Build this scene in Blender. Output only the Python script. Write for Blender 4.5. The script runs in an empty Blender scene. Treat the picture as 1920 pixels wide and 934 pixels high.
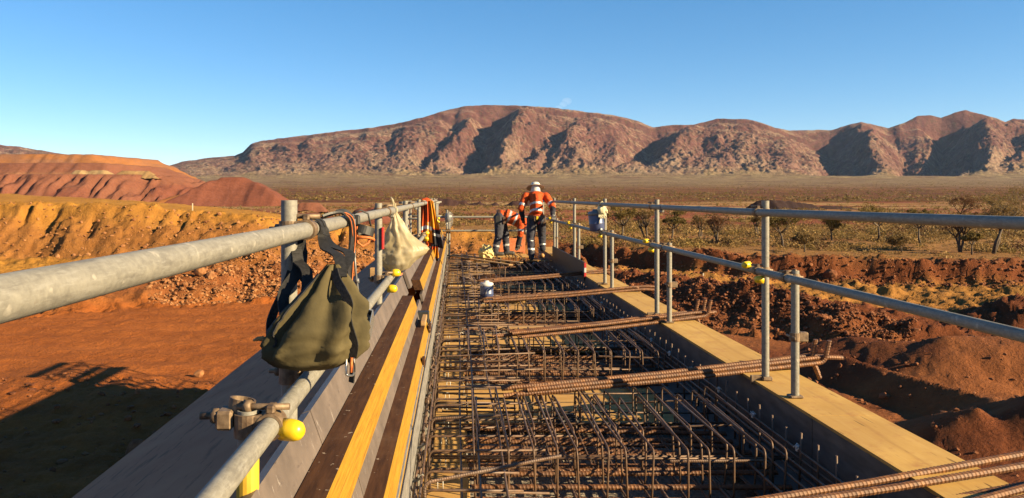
import bpy, bmesh, math, random
import numpy as np
from mathutils import Vector, Matrix

# ------------------------------------------------------------------ camera, sky, sun, exposure
scene = bpy.context.scene
C = scene.collection
cam_d = bpy.data.cameras.new("camera"); cam = bpy.data.objects.new("camera", cam_d); C.objects.link(cam)
cam.location = (0, 0, 0); cam.rotation_euler = (math.radians(90), 0, 0)
cam_d.sensor_width = 36.0; cam_d.lens = 27.0
cam_d.shift_x = 105/1920; cam_d.shift_y = -99/1920
cam_d.clip_start = 0.05; cam_d.clip_end = 30000
scene.camera = cam

SUN = Vector((1.0, -0.50, 0.45)).normalized()
SUN_EL = math.asin(SUN.z); SUN_ROT = math.atan2(SUN.x, SUN.y)
world = bpy.data.worlds.new("World"); scene.world = world; world.use_nodes = True
wn = world.node_tree; wn.nodes.clear()
wo = wn.nodes.new("ShaderNodeOutputWorld"); wb = wn.nodes.new("ShaderNodeBackground")
sky = wn.nodes.new("ShaderNodeTexSky"); sky.sky_type = 'NISHITA'; sky.sun_disc = False
sky.sun_elevation = SUN_EL; sky.sun_rotation = SUN_ROT
sky.altitude = 2400; sky.air_density = 1.0; sky.dust_density = 0.0; sky.ozone_density = 2.6
wb.inputs["Strength"].default_value = 0.071
hs = wn.nodes.new("ShaderNodeHueSaturation"); hs.inputs["Saturation"].default_value = 1.44
gmn = wn.nodes.new("ShaderNodeGamma"); gmn.inputs["Gamma"].default_value = 0.75
wn.links.new(sky.outputs[0], gmn.inputs[0]); wn.links.new(gmn.outputs[0], hs.inputs["Color"]); wn.links.new(hs.outputs[0], wb.inputs[0]); wn.links.new(wb.outputs[0], wo.inputs[0])
sun_d = bpy.data.lights.new("sun", 'SUN'); sun = bpy.data.objects.new("sun", sun_d); C.objects.link(sun)
sun_d.energy = 5.0; sun_d.angle = math.radians(0.5); sun_d.color = (1.0, 0.77, 0.44)
sun.rotation_euler = SUN.to_track_quat('Z', 'Y').to_euler(); sun.location = (40, -20, 40)
scene.view_settings.view_transform = 'Standard'; scene.view_settings.look = 'None'
scene.view_settings.gamma = 1.0; scene.view_settings.exposure = 1.85
scene.view_settings.use_curve_mapping = False
scene.render.engine = 'CYCLES'
scene.cycles.max_bounces = 6; scene.cycles.diffuse_bounces = 3; scene.cycles.glossy_bounces = 3
scene.cycles.transmission_bounces = 4; scene.cycles.transparent_max_bounces = 8
scene.cycles.volume_bounces = 1

random.seed(7); RS = np.random.RandomState(11)

# ------------------------------------------------------------------ materials
def srgb(r, g, b):
    f = lambda c: (c/255/12.92) if c/255 <= 0.04045 else ((c/255+0.055)/1.055)**2.4
    return (f(r), f(g), f(b), 1)
ALB = 0.60   # scales all base colours down evenly, so shade renders deeper at the raised exposure
class NT:
    def __init__(s, name):
        s.m = bpy.data.materials.new(name); s.m.use_nodes = True
        s.t = s.m.node_tree; s.n = s.t.nodes; s.b = s.n["Principled BSDF"]
    def node(s, typ, **kw):
        n = s.n.new(typ)
        for k, v in kw.items(): setattr(n, k, v)
        return n
    def link(s, a, b): s.t.links.new(a, b)
    def coord(s, scale=(1, 1, 1), kind="Object"):
        tc = s.node("ShaderNodeTexCoord"); mp = s.node("ShaderNodeMapping")
        mp.inputs["Scale"].default_value = scale
        s.link(tc.outputs[kind], mp.inputs[0]); return mp.outputs[0]
    def noise(s, vec, scale, detail=6, rough=0.55, dist=0.0):
        n = s.node("ShaderNodeTexNoise"); n.inputs["Scale"].default_value = scale
        n.inputs["Detail"].default_value = detail; n.inputs["Roughness"].default_value = rough
        n.inputs["Distortion"].default_value = dist
        s.link(vec, n.inputs["Vector"]); return n.outputs[0]
    def ramp(s, fac, stops):
        r = s.node("ShaderNodeValToRGB"); cr = r.color_ramp
        while len(cr.elements) < len(stops): cr.elements.new(0.5)
        for e, (p, c) in zip(cr.elements, stops): e.position = p; e.color = c
        s.link(fac, r.inputs[0]); return r.outputs[0]
    def mix(s, fac, a, b, mode='MIX'):
        m = s.node("ShaderNodeMix", data_type='RGBA', blend_type=mode)
        for sock, v in ((m.inputs[0], fac), (m.inputs[6], a), (m.inputs[7], b)):
            if hasattr(v, "links") or isinstance(v, bpy.types.NodeSocket): s.link(v, sock)
            else: sock.default_value = v
        return m.outputs[2]
    def bump(s, h, strength=0.3, dist=0.02):
        b = s.node("ShaderNodeBump"); b.inputs["Strength"].default_value = strength
        b.inputs["Distance"].default_value = dist
        s.link(h, b.inputs["Height"]); s.link(b.outputs[0], s.b.inputs["Normal"])
    def color(s, c):
        K = ALB
        if isinstance(c, tuple): s.b.inputs["Base Color"].default_value = (c[0]*K, c[1]*K, c[2]*K, 1)
        else: s.link(s.mix(1.0, c, (K, K, K, 1), 'MULTIPLY'), s.b.inputs["Base Color"])
    def set(s, rough=0.6, metal=0.0, spec=0.5):
        s.b.inputs["Roughness"].default_value = rough; s.b.inputs["Metallic"].default_value = metal
        s.b.inputs["Specular IOR Level"].default_value = spec; return s

def g(v, a=1.0): return (v[0]*a, v[1]*a, v[2]*a, 1)
MATS = {}
def simple(name, c1, c2, scale=8, rough=0.6, metal=0.0, bump=0.2, stretch=(1, 1, 1), lo=0.35, hi=0.65, dist=0.004, spec=0.5, detail=6):
    m = NT(name); v = m.coord(stretch)
    n = m.noise(v, scale, detail)
    m.color(m.ramp(n, [(lo, g(c1)), (hi, g(c2))])); m.set(rough, metal, spec)
    if bump: m.bump(m.noise(v, scale*2.3, 4), bump, dist)
    MATS[name] = m.m; return m

# galvanised scaffold tube: mottled zinc with dull smears
m = NT("galvanised"); v = m.coord((1, 1, 1), "Object")
a = m.noise(v, 60, 6, 0.7); b = m.noise(m.coord((12, 2.2, 12)), 3.2, 6, 0.7); c = m.noise(m.coord((60, 9, 60)), 2.4, 6, 0.75)
col = m.ramp(a, [(0.30, (0.21, 0.20, 0.175, 1)), (0.68, (0.34, 0.325, 0.28, 1))])
col = m.mix(m.ramp(b, [(0.52, (0, 0, 0, 1)), (0.70, (0.6, 0.6, 0.6, 1))]), col, (0.125, 0.115, 0.105, 1))
col = m.mix(m.ramp(c, [(0.52, (0, 0, 0, 1)), (0.60, (0.55, 0.55, 0.55, 1))]), col, (0.36, 0.35, 0.315, 1))
d_ = m.noise(v, 24, 3, 0.5); e_ = m.noise(v, 11, 5, 0.7)
col = m.mix(m.ramp(d_, [(0.66, (0, 0, 0, 1)), (0.70, (0.8, 0.8, 0.8, 1))]), col, (0.46, 0.43, 0.37, 1))
col = m.mix(m.ramp(e_, [(0.62, (0, 0, 0, 1)), (0.74, (0.55, 0.55, 0.55, 1))]), col, (0.20, 0.105, 0.055, 1))
m.color(col); m.set(0.58, 0.1, 0.25); m.bump(a, 0.25, 0.003); MATS["galvanised"] = m.m
simple("coupler_steel", (0.12, 0.075, 0.045), (0.33, 0.23, 0.14), 30, 0.6, 0.35, 0.3)
simple("yellow_plastic", (0.80, 0.52, 0.01), (0.85, 0.58, 0.015), 12, 0.35, 0, 0.05)
simple("yellow_paint", (0.62, 0.38, 0.03), (0.75, 0.48, 0.05), 14, 0.5, 0, 0.1)
simple("lvl_face", (0.040, 0.016, 0.007), (0.105, 0.045, 0.018), 9, 0.75, 0, 0.25, (6, 0.6, 6), 0.3, 0.75, spec=0.15)
m = NT("lvl_face"); v = m.coord((6, 0.6, 6)); a = m.noise(v, 9, 6); b = m.noise(m.coord(), 38, 3, 0.5); c = m.noise(m.coord(), 3.1, 5, 0.7)
col = m.ramp(a, [(0.3, (0.040, 0.016, 0.007, 1)), (0.75, (0.105, 0.045, 0.018, 1))])
col = m.mix(m.ramp(c, [(0.5, (0, 0, 0, 1)), (0.72, (0.45, 0.45, 0.45, 1))]), col, (0.15, 0.085, 0.05, 1))
col = m.mix(m.ramp(b, [(0.70, (0, 0, 0, 1)), (0.73, (0.8, 0.8, 0.8, 1))]), col, (0.42, 0.34, 0.27, 1))
m.color(col); m.set(0.75, 0, 0.15); m.bump(a, 0.25, 0.003); MATS["lvl_face"] = m.m
# laminated edge: fine veneer lines run along the beam
m = NT("lvl_edge"); v = m.coord((1, 0.25, 1))
a = m.noise(v, 60, 5, 0.7); w = m.noise(m.coord((55, 0.9, 55)), 4, 4, 0.6)
col = m.ramp(w, [(0.34, (0.27, 0.12, 0.006, 1)), (0.5, (0.40, 0.225, 0.010, 1)), (0.7, (0.46, 0.28, 0.022, 1))])
m.color(m.mix(0.25, col, m.ramp(a, [(0.3, (0.17, 0.06, 0.006, 1)), (0.7, (0.38, 0.20, 0.03, 1))])))
m.set(0.6, 0, 0.3); m.bump(w, 0.25, 0.003); MATS["lvl_edge"] = m.m
# film faced ply, dusty
m = NT("film_ply"); v = m.coord()
a = m.noise(v, 2.2, 6, 0.6); b = m.noise(m.coord((9, 1.2, 9)), 3, 6, 0.7)
col = m.ramp(a, [(0.3, (0.42, 0.17, 0.095, 1)), (0.7, (0.56, 0.25, 0.14, 1))])
col = m.mix(m.ramp(b, [(0.56, (0, 0, 0, 1)), (0.62, (0.5, 0.5, 0.5, 1))]), col, (0.07, 0.045, 0.035, 1))
m.color(col); m.set(0.85, 0, 0.12); m.bump(b, 0.08, 0.003); MATS["film_ply"] = m.m
# used form face: grey brown, concrete scuffs
m = NT("form_face"); v = m.coord()
a = m.noise(v, 5, 7, 0.65); b = m.noise(m.coord((3, 14, 3)), 4, 7, 0.75); c = m.noise(m.coord((22, 4, 22)), 3, 6, 0.7)
col = m.ramp(a, [(0.3, (0.105, 0.085, 0.075, 1)), (0.7, (0.215, 0.17, 0.145, 1))])
col = m.mix(m.ramp(b, [(0.60, (0, 0, 0, 1)), (0.68, (0.75, 0.75, 0.75, 1))]), col, (0.50, 0.45, 0.42, 1))
col = m.mix(m.ramp(c, [(0.62, (0, 0, 0, 1)), (0.70, (0.8, 0.8, 0.8, 1))]), col, (0.05, 0.04, 0.04, 1))
m.color(col); m.set(0.5, 0.0, 0.5); m.bump(b, 0.15, 0.003); MATS["form_face"] = m.m
simple("form_silver", (0.26, 0.25, 0.24), (0.48, 0.46, 0.43), 18, 0.45, 0.35, 0.25, (3, 0.5, 3))
simple("aluminium", (0.50, 0.50, 0.49), (0.66, 0.65, 0.63), 20, 0.35, 0.8, 0.1)
def ply(name, c1, c2, line, stretch, knot=True):
    m = NT(name); v = m.coord(stretch)
    a = m.noise(v, 3.0, 7, 0.6, 0.6); b = m.noise(m.coord((2.0, 2.0, 2.0)), 1.4, 5, 0.6)
    col = m.ramp(a, [(0.3, g(c1)), (0.7, g(c2))])
    w = m.node("ShaderNodeTexWave", wave_type='BANDS', bands_direction='X' if stretch[0] > stretch[1] else 'Y')
    w.inputs["Scale"].default_value = 1.3; w.inputs["Distortion"].default_value = 14; w.inputs["Detail"].default_value = 3
    w.inputs["Detail Scale"].default_value = 0.6
    m.link(m.coord((1, 0.18, 1) if stretch[0] > stretch[1] else (0.18, 1, 1)), w.inputs["Vector"])
    col = m.mix(m.ramp(w.outputs[0], [(0.0, (0.30, 0.30, 0.30, 1)), (0.07, (0, 0, 0, 1))]), col, g(line))
    col = m.mix(m.ramp(b, [(0.42, (0.30, 0.30, 0.30, 1)), (0.66, (0, 0, 0, 1))]), col, (0.30, 0.15, 0.05, 1))
    sl = m.noise(m.coord((26, 1.3, 26) if stretch[0] > stretch[1] else (1.3, 26, 26)), 2.6, 2, 0.4)
    col = m.mix(m.ramp(sl, [(0.70, (0, 0, 0, 1)), (0.73, (0.8, 0.8, 0.8, 1))]), col, (0.10, 0.05, 0.02, 1))
    dr = m.noise(m.coord((1, 1, 1)), 9, 6, 0.7)
    col = m.mix(m.ramp(dr, [(0.54, (0, 0, 0, 1)), (0.70, (0.6, 0.6, 0.6, 1))]), col, (0.42, 0.20, 0.08, 1))
    m.color(col); m.set(0.75, 0, 0.15); m.bump(a, 0.12, 0.002); MATS[name] = m.m
ply("kerb_ply", (0.62, 0.375, 0.105), (0.70, 0.455, 0.15), (0.36, 0.19, 0.06), (14, 1, 14))
ply("soffit_ply", (0.56, 0.325, 0.10), (0.70, 0.44, 0.16), (0.25, 0.12, 0.04), (1, 12, 12))
simple("kerb_side", (0.075, 0.068, 0.064), (0.15, 0.135, 0.125), 5, 0.7, 0, 0.2, (4, 1, 4))
simple("concrete_rough", (0.20, 0.165, 0.13), (0.44, 0.375, 0.30), 30, 0.9, 0, 1.0, dist=0.02)
simple("concrete", (0.34, 0.31, 0.28), (0.46, 0.42, 0.38), 4, 0.85, 0, 0.2)
# rebar: orange rust over brown mill scale
m = NT("rebar"); v = m.coord(); a = m.noise(v, 26, 6, 0.65); b = m.noise(v, 3.5, 4)
col = m.ramp(a, [(0.32, (0.07, 0.029, 0.013, 1)), (0.5, (0.155, 0.062, 0.022, 1)), (0.7, (0.30, 0.125, 0.036, 1))])
col = m.mix(m.ramp(b, [(0.45, (0, 0, 0, 1)), (0.7, (0.6, 0.6, 0.6, 1))]), col, (0.15, 0.09, 0.065, 1))
m.color(col); m.set(0.62, 0.15, 0.4); m.bump(a, 0.3, 0.002); MATS["rebar"] = m.m
m = NT("rebar_thin"); v = m.coord(); a = m.noise(v, 30, 6, 0.65); b = m.noise(v, 5, 4)
col = m.ramp(a, [(0.35, (0.07, 0.04, 0.027, 1)), (0.65, (0.21, 0.115, 0.062, 1))])
col = m.mix(m.ramp(b, [(0.45, (0, 0, 0, 1)), (0.7, (0.7, 0.7, 0.7, 1))]), col, (0.19, 0.145, 0.12, 1))
m.color(col); m.set(0.55, 0.25, 0.45); m.bump(a, 0.3, 0.002); MATS["rebar_thin"] = m.m
simple("canvas", (0.062, 0.052, 0.026), (0.140, 0.112, 0.052), 9, 0.9, 0, 0.7, (1, 1, 1), 0.3, 0.7, 0.004, 0.2)
simple("webbing", (0.010, 0.010, 0.011), (0.028, 0.027, 0.028), 90, 0.75, 0, 0.6, dist=0.002, spec=0.3)
simple("black_rubber", (0.012, 0.012, 0.013), (0.03, 0.03, 0.03), 20, 0.55, 0, 0.1)
simple("grey_plastic", (0.13, 0.13, 0.135), (0.20, 0.20, 0.205), 20, 0.4, 0, 0.05)
simple("orange_cord", (0.55, 0.12, 0.02), (0.72, 0.20, 0.04), 60, 0.7, 0, 0.2)
simple("red_tag", (0.55, 0.02, 0.02), (0.65, 0.04, 0.03), 20, 0.5, 0, 0.05)
simple("white_plastic", (0.62, 0.62, 0.60), (0.74, 0.73, 0.70), 14, 0.45, 0, 0.05)
simple("blue_plastic", (0.045, 0.065, 0.16), (0.075, 0.10, 0.22), 10, 0.4, 0, 0.08)
simple("glove_cream", (0.62, 0.55, 0.33), (0.76, 0.70, 0.48), 30, 0.85, 0, 0.3)
simple("hivis_orange", (0.50, 0.062, 0.008), (0.64, 0.095, 0.012), 12, 0.8, 0, 0.35, spec=0.25)
simple("hivis_yellow", (0.62, 0.23, 0.006), (0.72, 0.30, 0.01), 12, 0.8, 0, 0.35, spec=0.25)
simple("navy_cloth", (0.012, 0.013, 0.022), (0.032, 0.033, 0.048), 10, 0.85, 0, 0.35, spec=0.25)
simple("trouser_cloth", (0.030, 0.032, 0.048), (0.070, 0.072, 0.095), 9, 0.85, 0, 0.4, spec=0.25)
simple("reflective", (0.55, 0.56, 0.57), (0.70, 0.70, 0.70), 40, 0.4, 0.3, 0.1)
simple("skin", (0.42, 0.23, 0.15), (0.50, 0.29, 0.20), 20, 0.6, 0, 0.1)
simple("boot_tan", (0.42, 0.20, 0.055), (0.56, 0.29, 0.09), 20, 0.7, 0, 0.2)
simple("boot_dark", (0.03, 0.027, 0.026), (0.06, 0.055, 0.05), 20, 0.7, 0, 0.2)
simple("leather", (0.06, 0.03, 0.015), (0.13, 0.065, 0.03), 20, 0.7, 0, 0.2)
simple("hat_brim", (0.50, 0.42, 0.30), (0.62, 0.53, 0.40), 20, 0.8, 0, 0.2)
simple("orange_paint", (0.60, 0.17, 0.06), (0.72, 0.25, 0.10), 20, 0.5, 0, 0.1)
simple("timber_raw", (0.34, 0.19, 0.075), (0.50, 0.31, 0.13), 8, 0.75, 0, 0.3, (1, 8, 8))
simple("yellow_bag", (0.70, 0.54, 0.19), (0.80, 0.66, 0.30), 10, 0.6, 0, 0.3)
simple("stake_white", (0.60, 0.52, 0.38), (0.72, 0.64, 0.48), 10, 0.7, 0, 0.1)
# milky polythene
m = NT("polythene"); v = m.coord(); a = m.noise(v, 14, 5, 0.6); b = m.noise(v, 6, 4)
m.color(m.ramp(b, [(0.35, (0.52, 0.43, 0.25, 1)), (0.65, (0.70, 0.63, 0.46, 1))])); m.set(0.42, 0, 0.35); m.bump(a, 0.35, 0.008)
tr = m.node("ShaderNodeBsdfTranslucent"); tr.inputs[0].default_value = (0.62, 0.51, 0.28, 1)
tp = m.node("ShaderNodeBsdfTransparent"); tp.inputs[0].default_value = (0.95, 0.92, 0.85, 1)
mx = m.node("ShaderNodeMixShader"); mx.inputs[0].default_value = 0.35
my = m.node("ShaderNodeMixShader"); my.inputs[0].default_value = 0.07
out = [n for n in m.n if n.type == 'OUTPUT_MATERIAL'][0]
m.link(m.b.outputs[0], mx.inputs[1]); m.link(tr.outputs[0], mx.inputs[2])
m.link(mx.outputs[0], my.inputs[1]); m.link(tp.outputs[0], my.inputs[2]); m.link(my.outputs[0], out.inputs[0])
MATS["polythene"] = m.m
m = NT("clear_film"); m.color((0.45, 0.45, 0.45, 1)); m.set(0.15, 0, 0.5)
tp = m.node("ShaderNodeBsdfTransparent"); mx = m.node("ShaderNodeMixShader"); mx.inputs[0].default_value = 0.8
out = [n for n in m.n if n.type == 'OUTPUT_MATERIAL'][0]
m.link(m.b.outputs[0], mx.inputs[1]); m.link(tp.outputs[0], mx.inputs[2]); m.link(mx.outputs[0], out.inputs[0])
MATS["clear_film"] = m.m
# earth: soil colour of each zone is stored on the mesh, clods and fines come from noise
m = NT("earth"); at = m.node("ShaderNodeAttribute", attribute_name="soil"); v = m.coord()
a = m.noise(v, 0.9, 9, 0.68); b = m.noise(v, 7, 6, 0.7); c = m.noise(m.coord((0.35, 1.6, 1)), 0.5, 6, 0.6)
col = m.mix(m.ramp(a, [(0.3, (0.62, 0.62, 0.62, 1)), (0.7, (0, 0, 0, 1))]), at.outputs[0], m.mix(1.0, at.outputs[0], (0.52, 0.45, 0.42, 1), 'MULTIPLY'))
col = m.mix(m.ramp(b, [(0.52, (0, 0, 0, 1)), (0.75, (0.5, 0.5, 0.5, 1))]), col, m.mix(1.0, col, (1.45, 1.5, 1.6, 1), 'MULTIPLY'))
col = m.mix(m.ramp(c, [(0.42, (0.4, 0.4, 0.4, 1)), (0.58, (0, 0, 0, 1))]), col, m.mix(1.0, col, (0.72, 0.66, 0.62, 1), 'MULTIPLY'))
m.color(col); m.set(0.95, 0, 0.1); 
bb = m.node("ShaderNodeMath", operation='MULTIPLY_ADD'); bb.inputs[1].default_value = 0.4
m.link(b, bb.inputs[0]); m.link(a, bb.inputs[2]); m.bump(bb.outputs[0], 1.0, 0.22); MATS["earth"] = m.m
# scrub plain and hill slopes
m = NT("hill_ground"); at = m.node("ShaderNodeAttribute", attribute_name="soil"); v = m.coord()
a = m.noise(v, 0.014, 12, 0.75); b = m.noise(v, 0.05, 8, 0.8); c = m.noise(m.coord((0.2, 0.2, 5)), 0.018, 8, 0.7)
col = m.mix(m.ramp(a, [(0.40, (0.9, 0.9, 0.9, 1)), (0.58, (0, 0, 0, 1))]), at.outputs[0], m.mix(1.0, at.outputs[0], (0.50, 0.42, 0.46, 1), 'MULTIPLY'))
col = m.mix(m.ramp(b, [(0.53, (0, 0, 0, 1)), (0.60, (0.8, 0.8, 0.8, 1))]), col, (0.095, 0.080, 0.045, 1))
col = m.mix(m.ramp(c, [(0.54, (0, 0, 0, 1)), (0.64, (0.65, 0.65, 0.65, 1))]), col, (0.17, 0.07, 0.055, 1))
m.color(col); m.set(0.95, 0, 0.05); m.bump(a, 1.0, 22); MATS["hill_ground"] = m.m
simple("rock_red", (0.14, 0.045, 0.018), (0.29, 0.115, 0.05), 1.5, 0.9, 0, 0.4, spec=0.2)
simple("rock_pale", (0.24, 0.095, 0.035), (0.44, 0.21, 0.085), 1.5, 0.9, 0, 0.4, spec=0.2)
simple("rock_dark", (0.045, 0.026, 0.022), (0.10, 0.055, 0.042), 0.8, 0.9, 0, 0.4, spec=0.2)
def leafy(name, c1, c2, scale=0.8):
    m = NT(name); v = m.coord(); a = m.noise(v, scale, 3)
    m.color(m.ramp(a, [(0.35, g(c1)), (0.65, g(c2))])); m.set(0.7, 0, 0.2)
    t = m.node("ShaderNodeBsdfTranslucent"); t.inputs[0].default_value = g(c2, 0.6)
    x = m.node("ShaderNodeMixShader"); x.inputs[0].default_value = 0.25
    out = [n for n in m.n if n.type == 'OUTPUT_MATERIAL'][0]
    m.link(m.b.outputs[0], x.inputs[1]); m.link(t.outputs[0], x.inputs[2]); m.link(x.outputs[0], out.inputs[0]); MATS[name] = m.m
leafy("leaf_olive", (0.13, 0.09, 0.020), (0.27, 0.185, 0.05))
leafy("leaf_dark", (0.095, 0.07, 0.02), (0.21, 0.15, 0.042))
leafy("leaf_dry", (0.16, 0.095, 0.03), (0.28, 0.18, 0.065))
leafy("leaf_red", (0.12, 0.05, 0.022), (0.21, 0.10, 0.045))
leafy("spinifex", (0.30, 0.175, 0.055), (0.46, 0.29, 0.10), 0.3)
leafy("scrub", (0.17, 0.11, 0.04), (0.30, 0.20, 0.08), 0.05)
simple("bark", (0.06, 0.04, 0.025), (0.13, 0.09, 0.06), 6, 0.9, 0, 0.4)

# ------------------------------------------------------------------ mesh helpers
class MB:
    def __init__(s): s.v = []; s.f = []; s.mi = []; s.sm = []
    def add(s, vs, fs, mi=0, smooth=False):
        o = len(s.v); s.v += [tuple(p) for p in vs]
        for f in fs: s.f.append(tuple(i+o for i in f)); s.mi.append(mi); s.sm.append(smooth)
        return s
    def box(s, lo, hi, mi=0, M=None, bev=0.0):
        (x0, y0, z0), (x1, y1, z1) = lo, hi
        if bev:
            bm = bmesh.new(); bmesh.ops.create_cube(bm, size=1)
            for q in bm.verts:
                q.co = Vector(((x0+x1)/2+q.co.x*(x1-x0), (y0+y1)/2+q.co.y*(y1-y0), (z0+z1)/2+q.co.z*(z1-z0)))
            bmesh.ops.bevel(bm, geom=bm.edges[:], offset=bev, segments=1, affect='EDGES')
            vs = [q.co.copy() for q in bm.verts]; bm.verts.index_update(); fs = [[q.index for q in f.verts] for f in bm.faces]; bm.free()
        else:
            vs = [Vector(p) for p in ((x0,y0,z0),(x1,y0,z0),(x1,y1,z0),(x0,y1,z0),(x0,y0,z1),(x1,y0,z1),(x1,y1,z1),(x0,y1,z1))]
            fs = [(3,2,1,0),(4,5,6,7),(0,1,5,4),(1,2,6,5),(2,3,7,6),(3,0,4,7)]
        if M is not None: vs = [M @ p for p in vs]
        return s.add(vs, fs, mi)
    def prism(s, poly, y0, y1, mi=0, side_mi=None, slices=1):
        # polygon in XZ (clockwise seen from -Y) swept along Y
        n = len(poly); vs = []
        for k in range(slices+1):
            y = y0+(y1-y0)*k/slices
            vs += [(p[0], y, p[1]) for p in poly]
        o = len(s.v); s.v += vs
        for k in range(slices):
            for i in range(n):
                j = (i+1) % n
                s.f.append((o+k*n+i, o+k*n+j, o+(k+1)*n+j, o+(k+1)*n+i)); s.mi.append(side_mi[i] if side_mi else mi); s.sm.append(False)
        s.f.append(tuple(o+i for i in range(n))[::-1]); s.mi.append(mi); s.sm.append(False)
        s.f.append(tuple(o+slices*n+i for i in range(n))); s.mi.append(mi); s.sm.append(False)
        return s
    def tube(s, path, r, sides=10, mi=0, rib=None, cap=True, flat=None):
        P = [Vector(p) for p in path]; n = len(P)
        rr = r if isinstance(r, (list, tuple)) else [r]*n
        tan = []
        for i in range(n):
            a = P[max(i-1, 0)]; b = P[min(i+1, n-1)]; t = (b-a); tan.append(t.normalized() if t.length > 1e-9 else Vector((0, 0, 1)))
        up = Vector((0, 0, 1)) if abs(tan[0].z) < 0.9 else Vector((1, 0, 0))
        u = (up - tan[0]*up.dot(tan[0])).normalized(); vs = []
        for i in range(n):
            u = (u - tan[i]*u.dot(tan[i])).normalized(); w = tan[i].cross(u)
            for k in range(sides):
                an = 2*math.pi*k/sides; ca, sa = math.cos(an), math.sin(an)
                if flat: ca *= flat[0]; sa *= flat[1]
                off = tan[i]*(rib*(k/sides if k <= sides/2 else 1-k/sides)*2) if rib else Vector()
                vs.append(P[i] + (u*ca + w*sa)*rr[i] + off)
        fs = []
        for i in range(n-1):
            for k in range(sides):
                j = (k+1) % sides
                fs.append((i*sides+k, i*sides+j, (i+1)*sides+j, (i+1)*sides+k))
        s.add(vs, fs, mi, not rib)
        if cap:
            o = len(s.v)-len(vs)
            s.f.append(tuple(o+k for k in range(sides))[::-1]); s.mi.append(mi); s.sm.append(False)
            s.f.append(tuple(o+(n-1)*sides+k for k in range(sides))); s.mi.append(mi); s.sm.append(False)
        return s
    def ring(s, center, axis, r0, r1, length, sides=16, mi=0):
        # hollow sleeve
        ax = Vector(axis).normalized(); c = Vector(center)
        up = Vector((0, 0, 1)) if abs(ax.z) < 0.9 else Vector((1, 0, 0))
        u = (up-ax*up.dot(ax)).normalized(); w = ax.cross(u); vs = []
        for (r, h) in ((r0, -1), (r1, -1), (r1, 1), (r0, 1)):
            for k in range(sides):
                an = 2*math.pi*k/sides; vs.append(c+(u*math.cos(an)+w*math.sin(an))*r+ax*(h*length/2))
        fs = []
        for q in range(4):
            for k in range(sides):
                j = (k+1) % sides; q2 = (q+1) % 4
                fs.append((q*sides+k, q*sides+j, q2*sides+j, q2*sides+k))
        return s.add(vs, fs, mi, False)
    def sphere(s, c, r, mi=0, seg=12, rings=8, sc=(1, 1, 1)):
        vs = []; fs = []
        for i in range(rings+1):
            ph = math.pi*i/rings
            for k in range(seg):
                th = 2*math.pi*k/seg
                vs.append((c[0]+r*sc[0]*math.sin(ph)*math.cos(th), c[1]+r*sc[1]*math.sin(ph)*math.sin(th), c[2]+r*sc[2]*math.cos(ph)))
        for i in range(rings):
            for k in range(seg):
                j = (k+1) % seg; fs.append((i*seg+k, (i+1)*seg+k, (i+1)*seg+j, i*seg+j))
        return s.add(vs, fs, mi, True)
    def lathe(s, prof, c=(0, 0, 0), axis='Z', seg=20, mi=0, M=None):
        vs = []; fs = []; n = len(prof)
        for (r, h) in prof:
            for k in range(seg):
                th = 2*math.pi*k/seg; p = Vector((r*math.cos(th), r*math.sin(th), h))
                if M is not None: p = M @ p
                vs.append(p+Vector(c))
        for i in range(n-1):
            for k in range(seg):
                j = (k+1) % seg; fs.append((i*seg+k, i*seg+j, (i+1)*seg+j, (i+1)*seg+k))
        return s.add(vs, fs, mi, True)
    def mesh(s, name, mats):
        me = bpy.data.meshes.new(name); me.from_pydata([tuple(p) for p in s.v], [], s.f)
        for mm in (mats if isinstance(mats, (list, tuple)) else [mats]): me.materials.append(MATS[mm])
        me.polygons.foreach_set("material_index", s.mi); me.polygons.foreach_set("use_smooth", s.sm); me.update()
        return me
    def build(s, name, mats, parent=None, loc=None):
        return place(name, s.mesh(name, mats), parent, loc)
def place(name, me, parent=None, loc=None, rot=None, scale=None):
    o = bpy.data.objects.new(name, me); C.objects.link(o)
    if parent: o.parent = parent
    if loc is not None: o.location = loc
    if rot is not None: o.rotation_euler = rot
    if scale is not None: o.scale = scale
    return o
def tag(o, label, cat, group=None, kind=None):
    if label: o["label"] = label
    if cat: o["category"] = cat
    if group: o["group"] = group
    if kind: o["kind"] = kind
    return o
def thing(name, label, cat, loc=(0, 0, 0), group=None, rot=(0, 0, 0)):
    o = bpy.data.objects.new(name, None); C.objects.link(o); o.location = loc; o.rotation_euler = rot
    o.empty_display_size = 0.1
    return tag(o, label, cat, group)
def np_mesh(name, V, F, mats, soil=None, smooth=True, mi=None):
    me = bpy.data.meshes.new(name); V = np.asarray(V, np.float32); F = np.asarray(F, np.int32); k = F.shape[1]
    me.vertices.add(len(V)); me.vertices.foreach_set("co", V.ravel())
    me.loops.add(F.size); me.loops.foreach_set("vertex_index", F.ravel())
    me.polygons.add(len(F)); me.polygons.foreach_set("loop_start", np.arange(0, F.size, k, dtype=np.int32))
    me.polygons.foreach_set("loop_total", np.full(len(F), k, np.int32))
    me.polygons.foreach_set("use_smooth", np.full(len(F), smooth, bool))
    for mm in (mats if isinstance(mats, (list, tuple)) else [mats]): me.materials.append(MATS[mm])
    if mi is not None: me.polygons.foreach_set("material_index", np.asarray(mi, np.int32))
    me.update(calc_edges=True)
    if soil is not None:
        ca = me.color_attributes.new("soil", 'FLOAT_COLOR', 'POINT')
        ca.data.foreach_set("color", np.concatenate([soil, np.ones((len(V), 1))], 1).astype(np.float32).ravel())
    return me
def grid_faces(nr, nc):
    i = np.arange(nr-1)[:, None]*nc + np.arange(nc-1)[None, :]
    return np.stack([i, i+1, i+nc+1, i+nc], -1).reshape(-1, 4)
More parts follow.
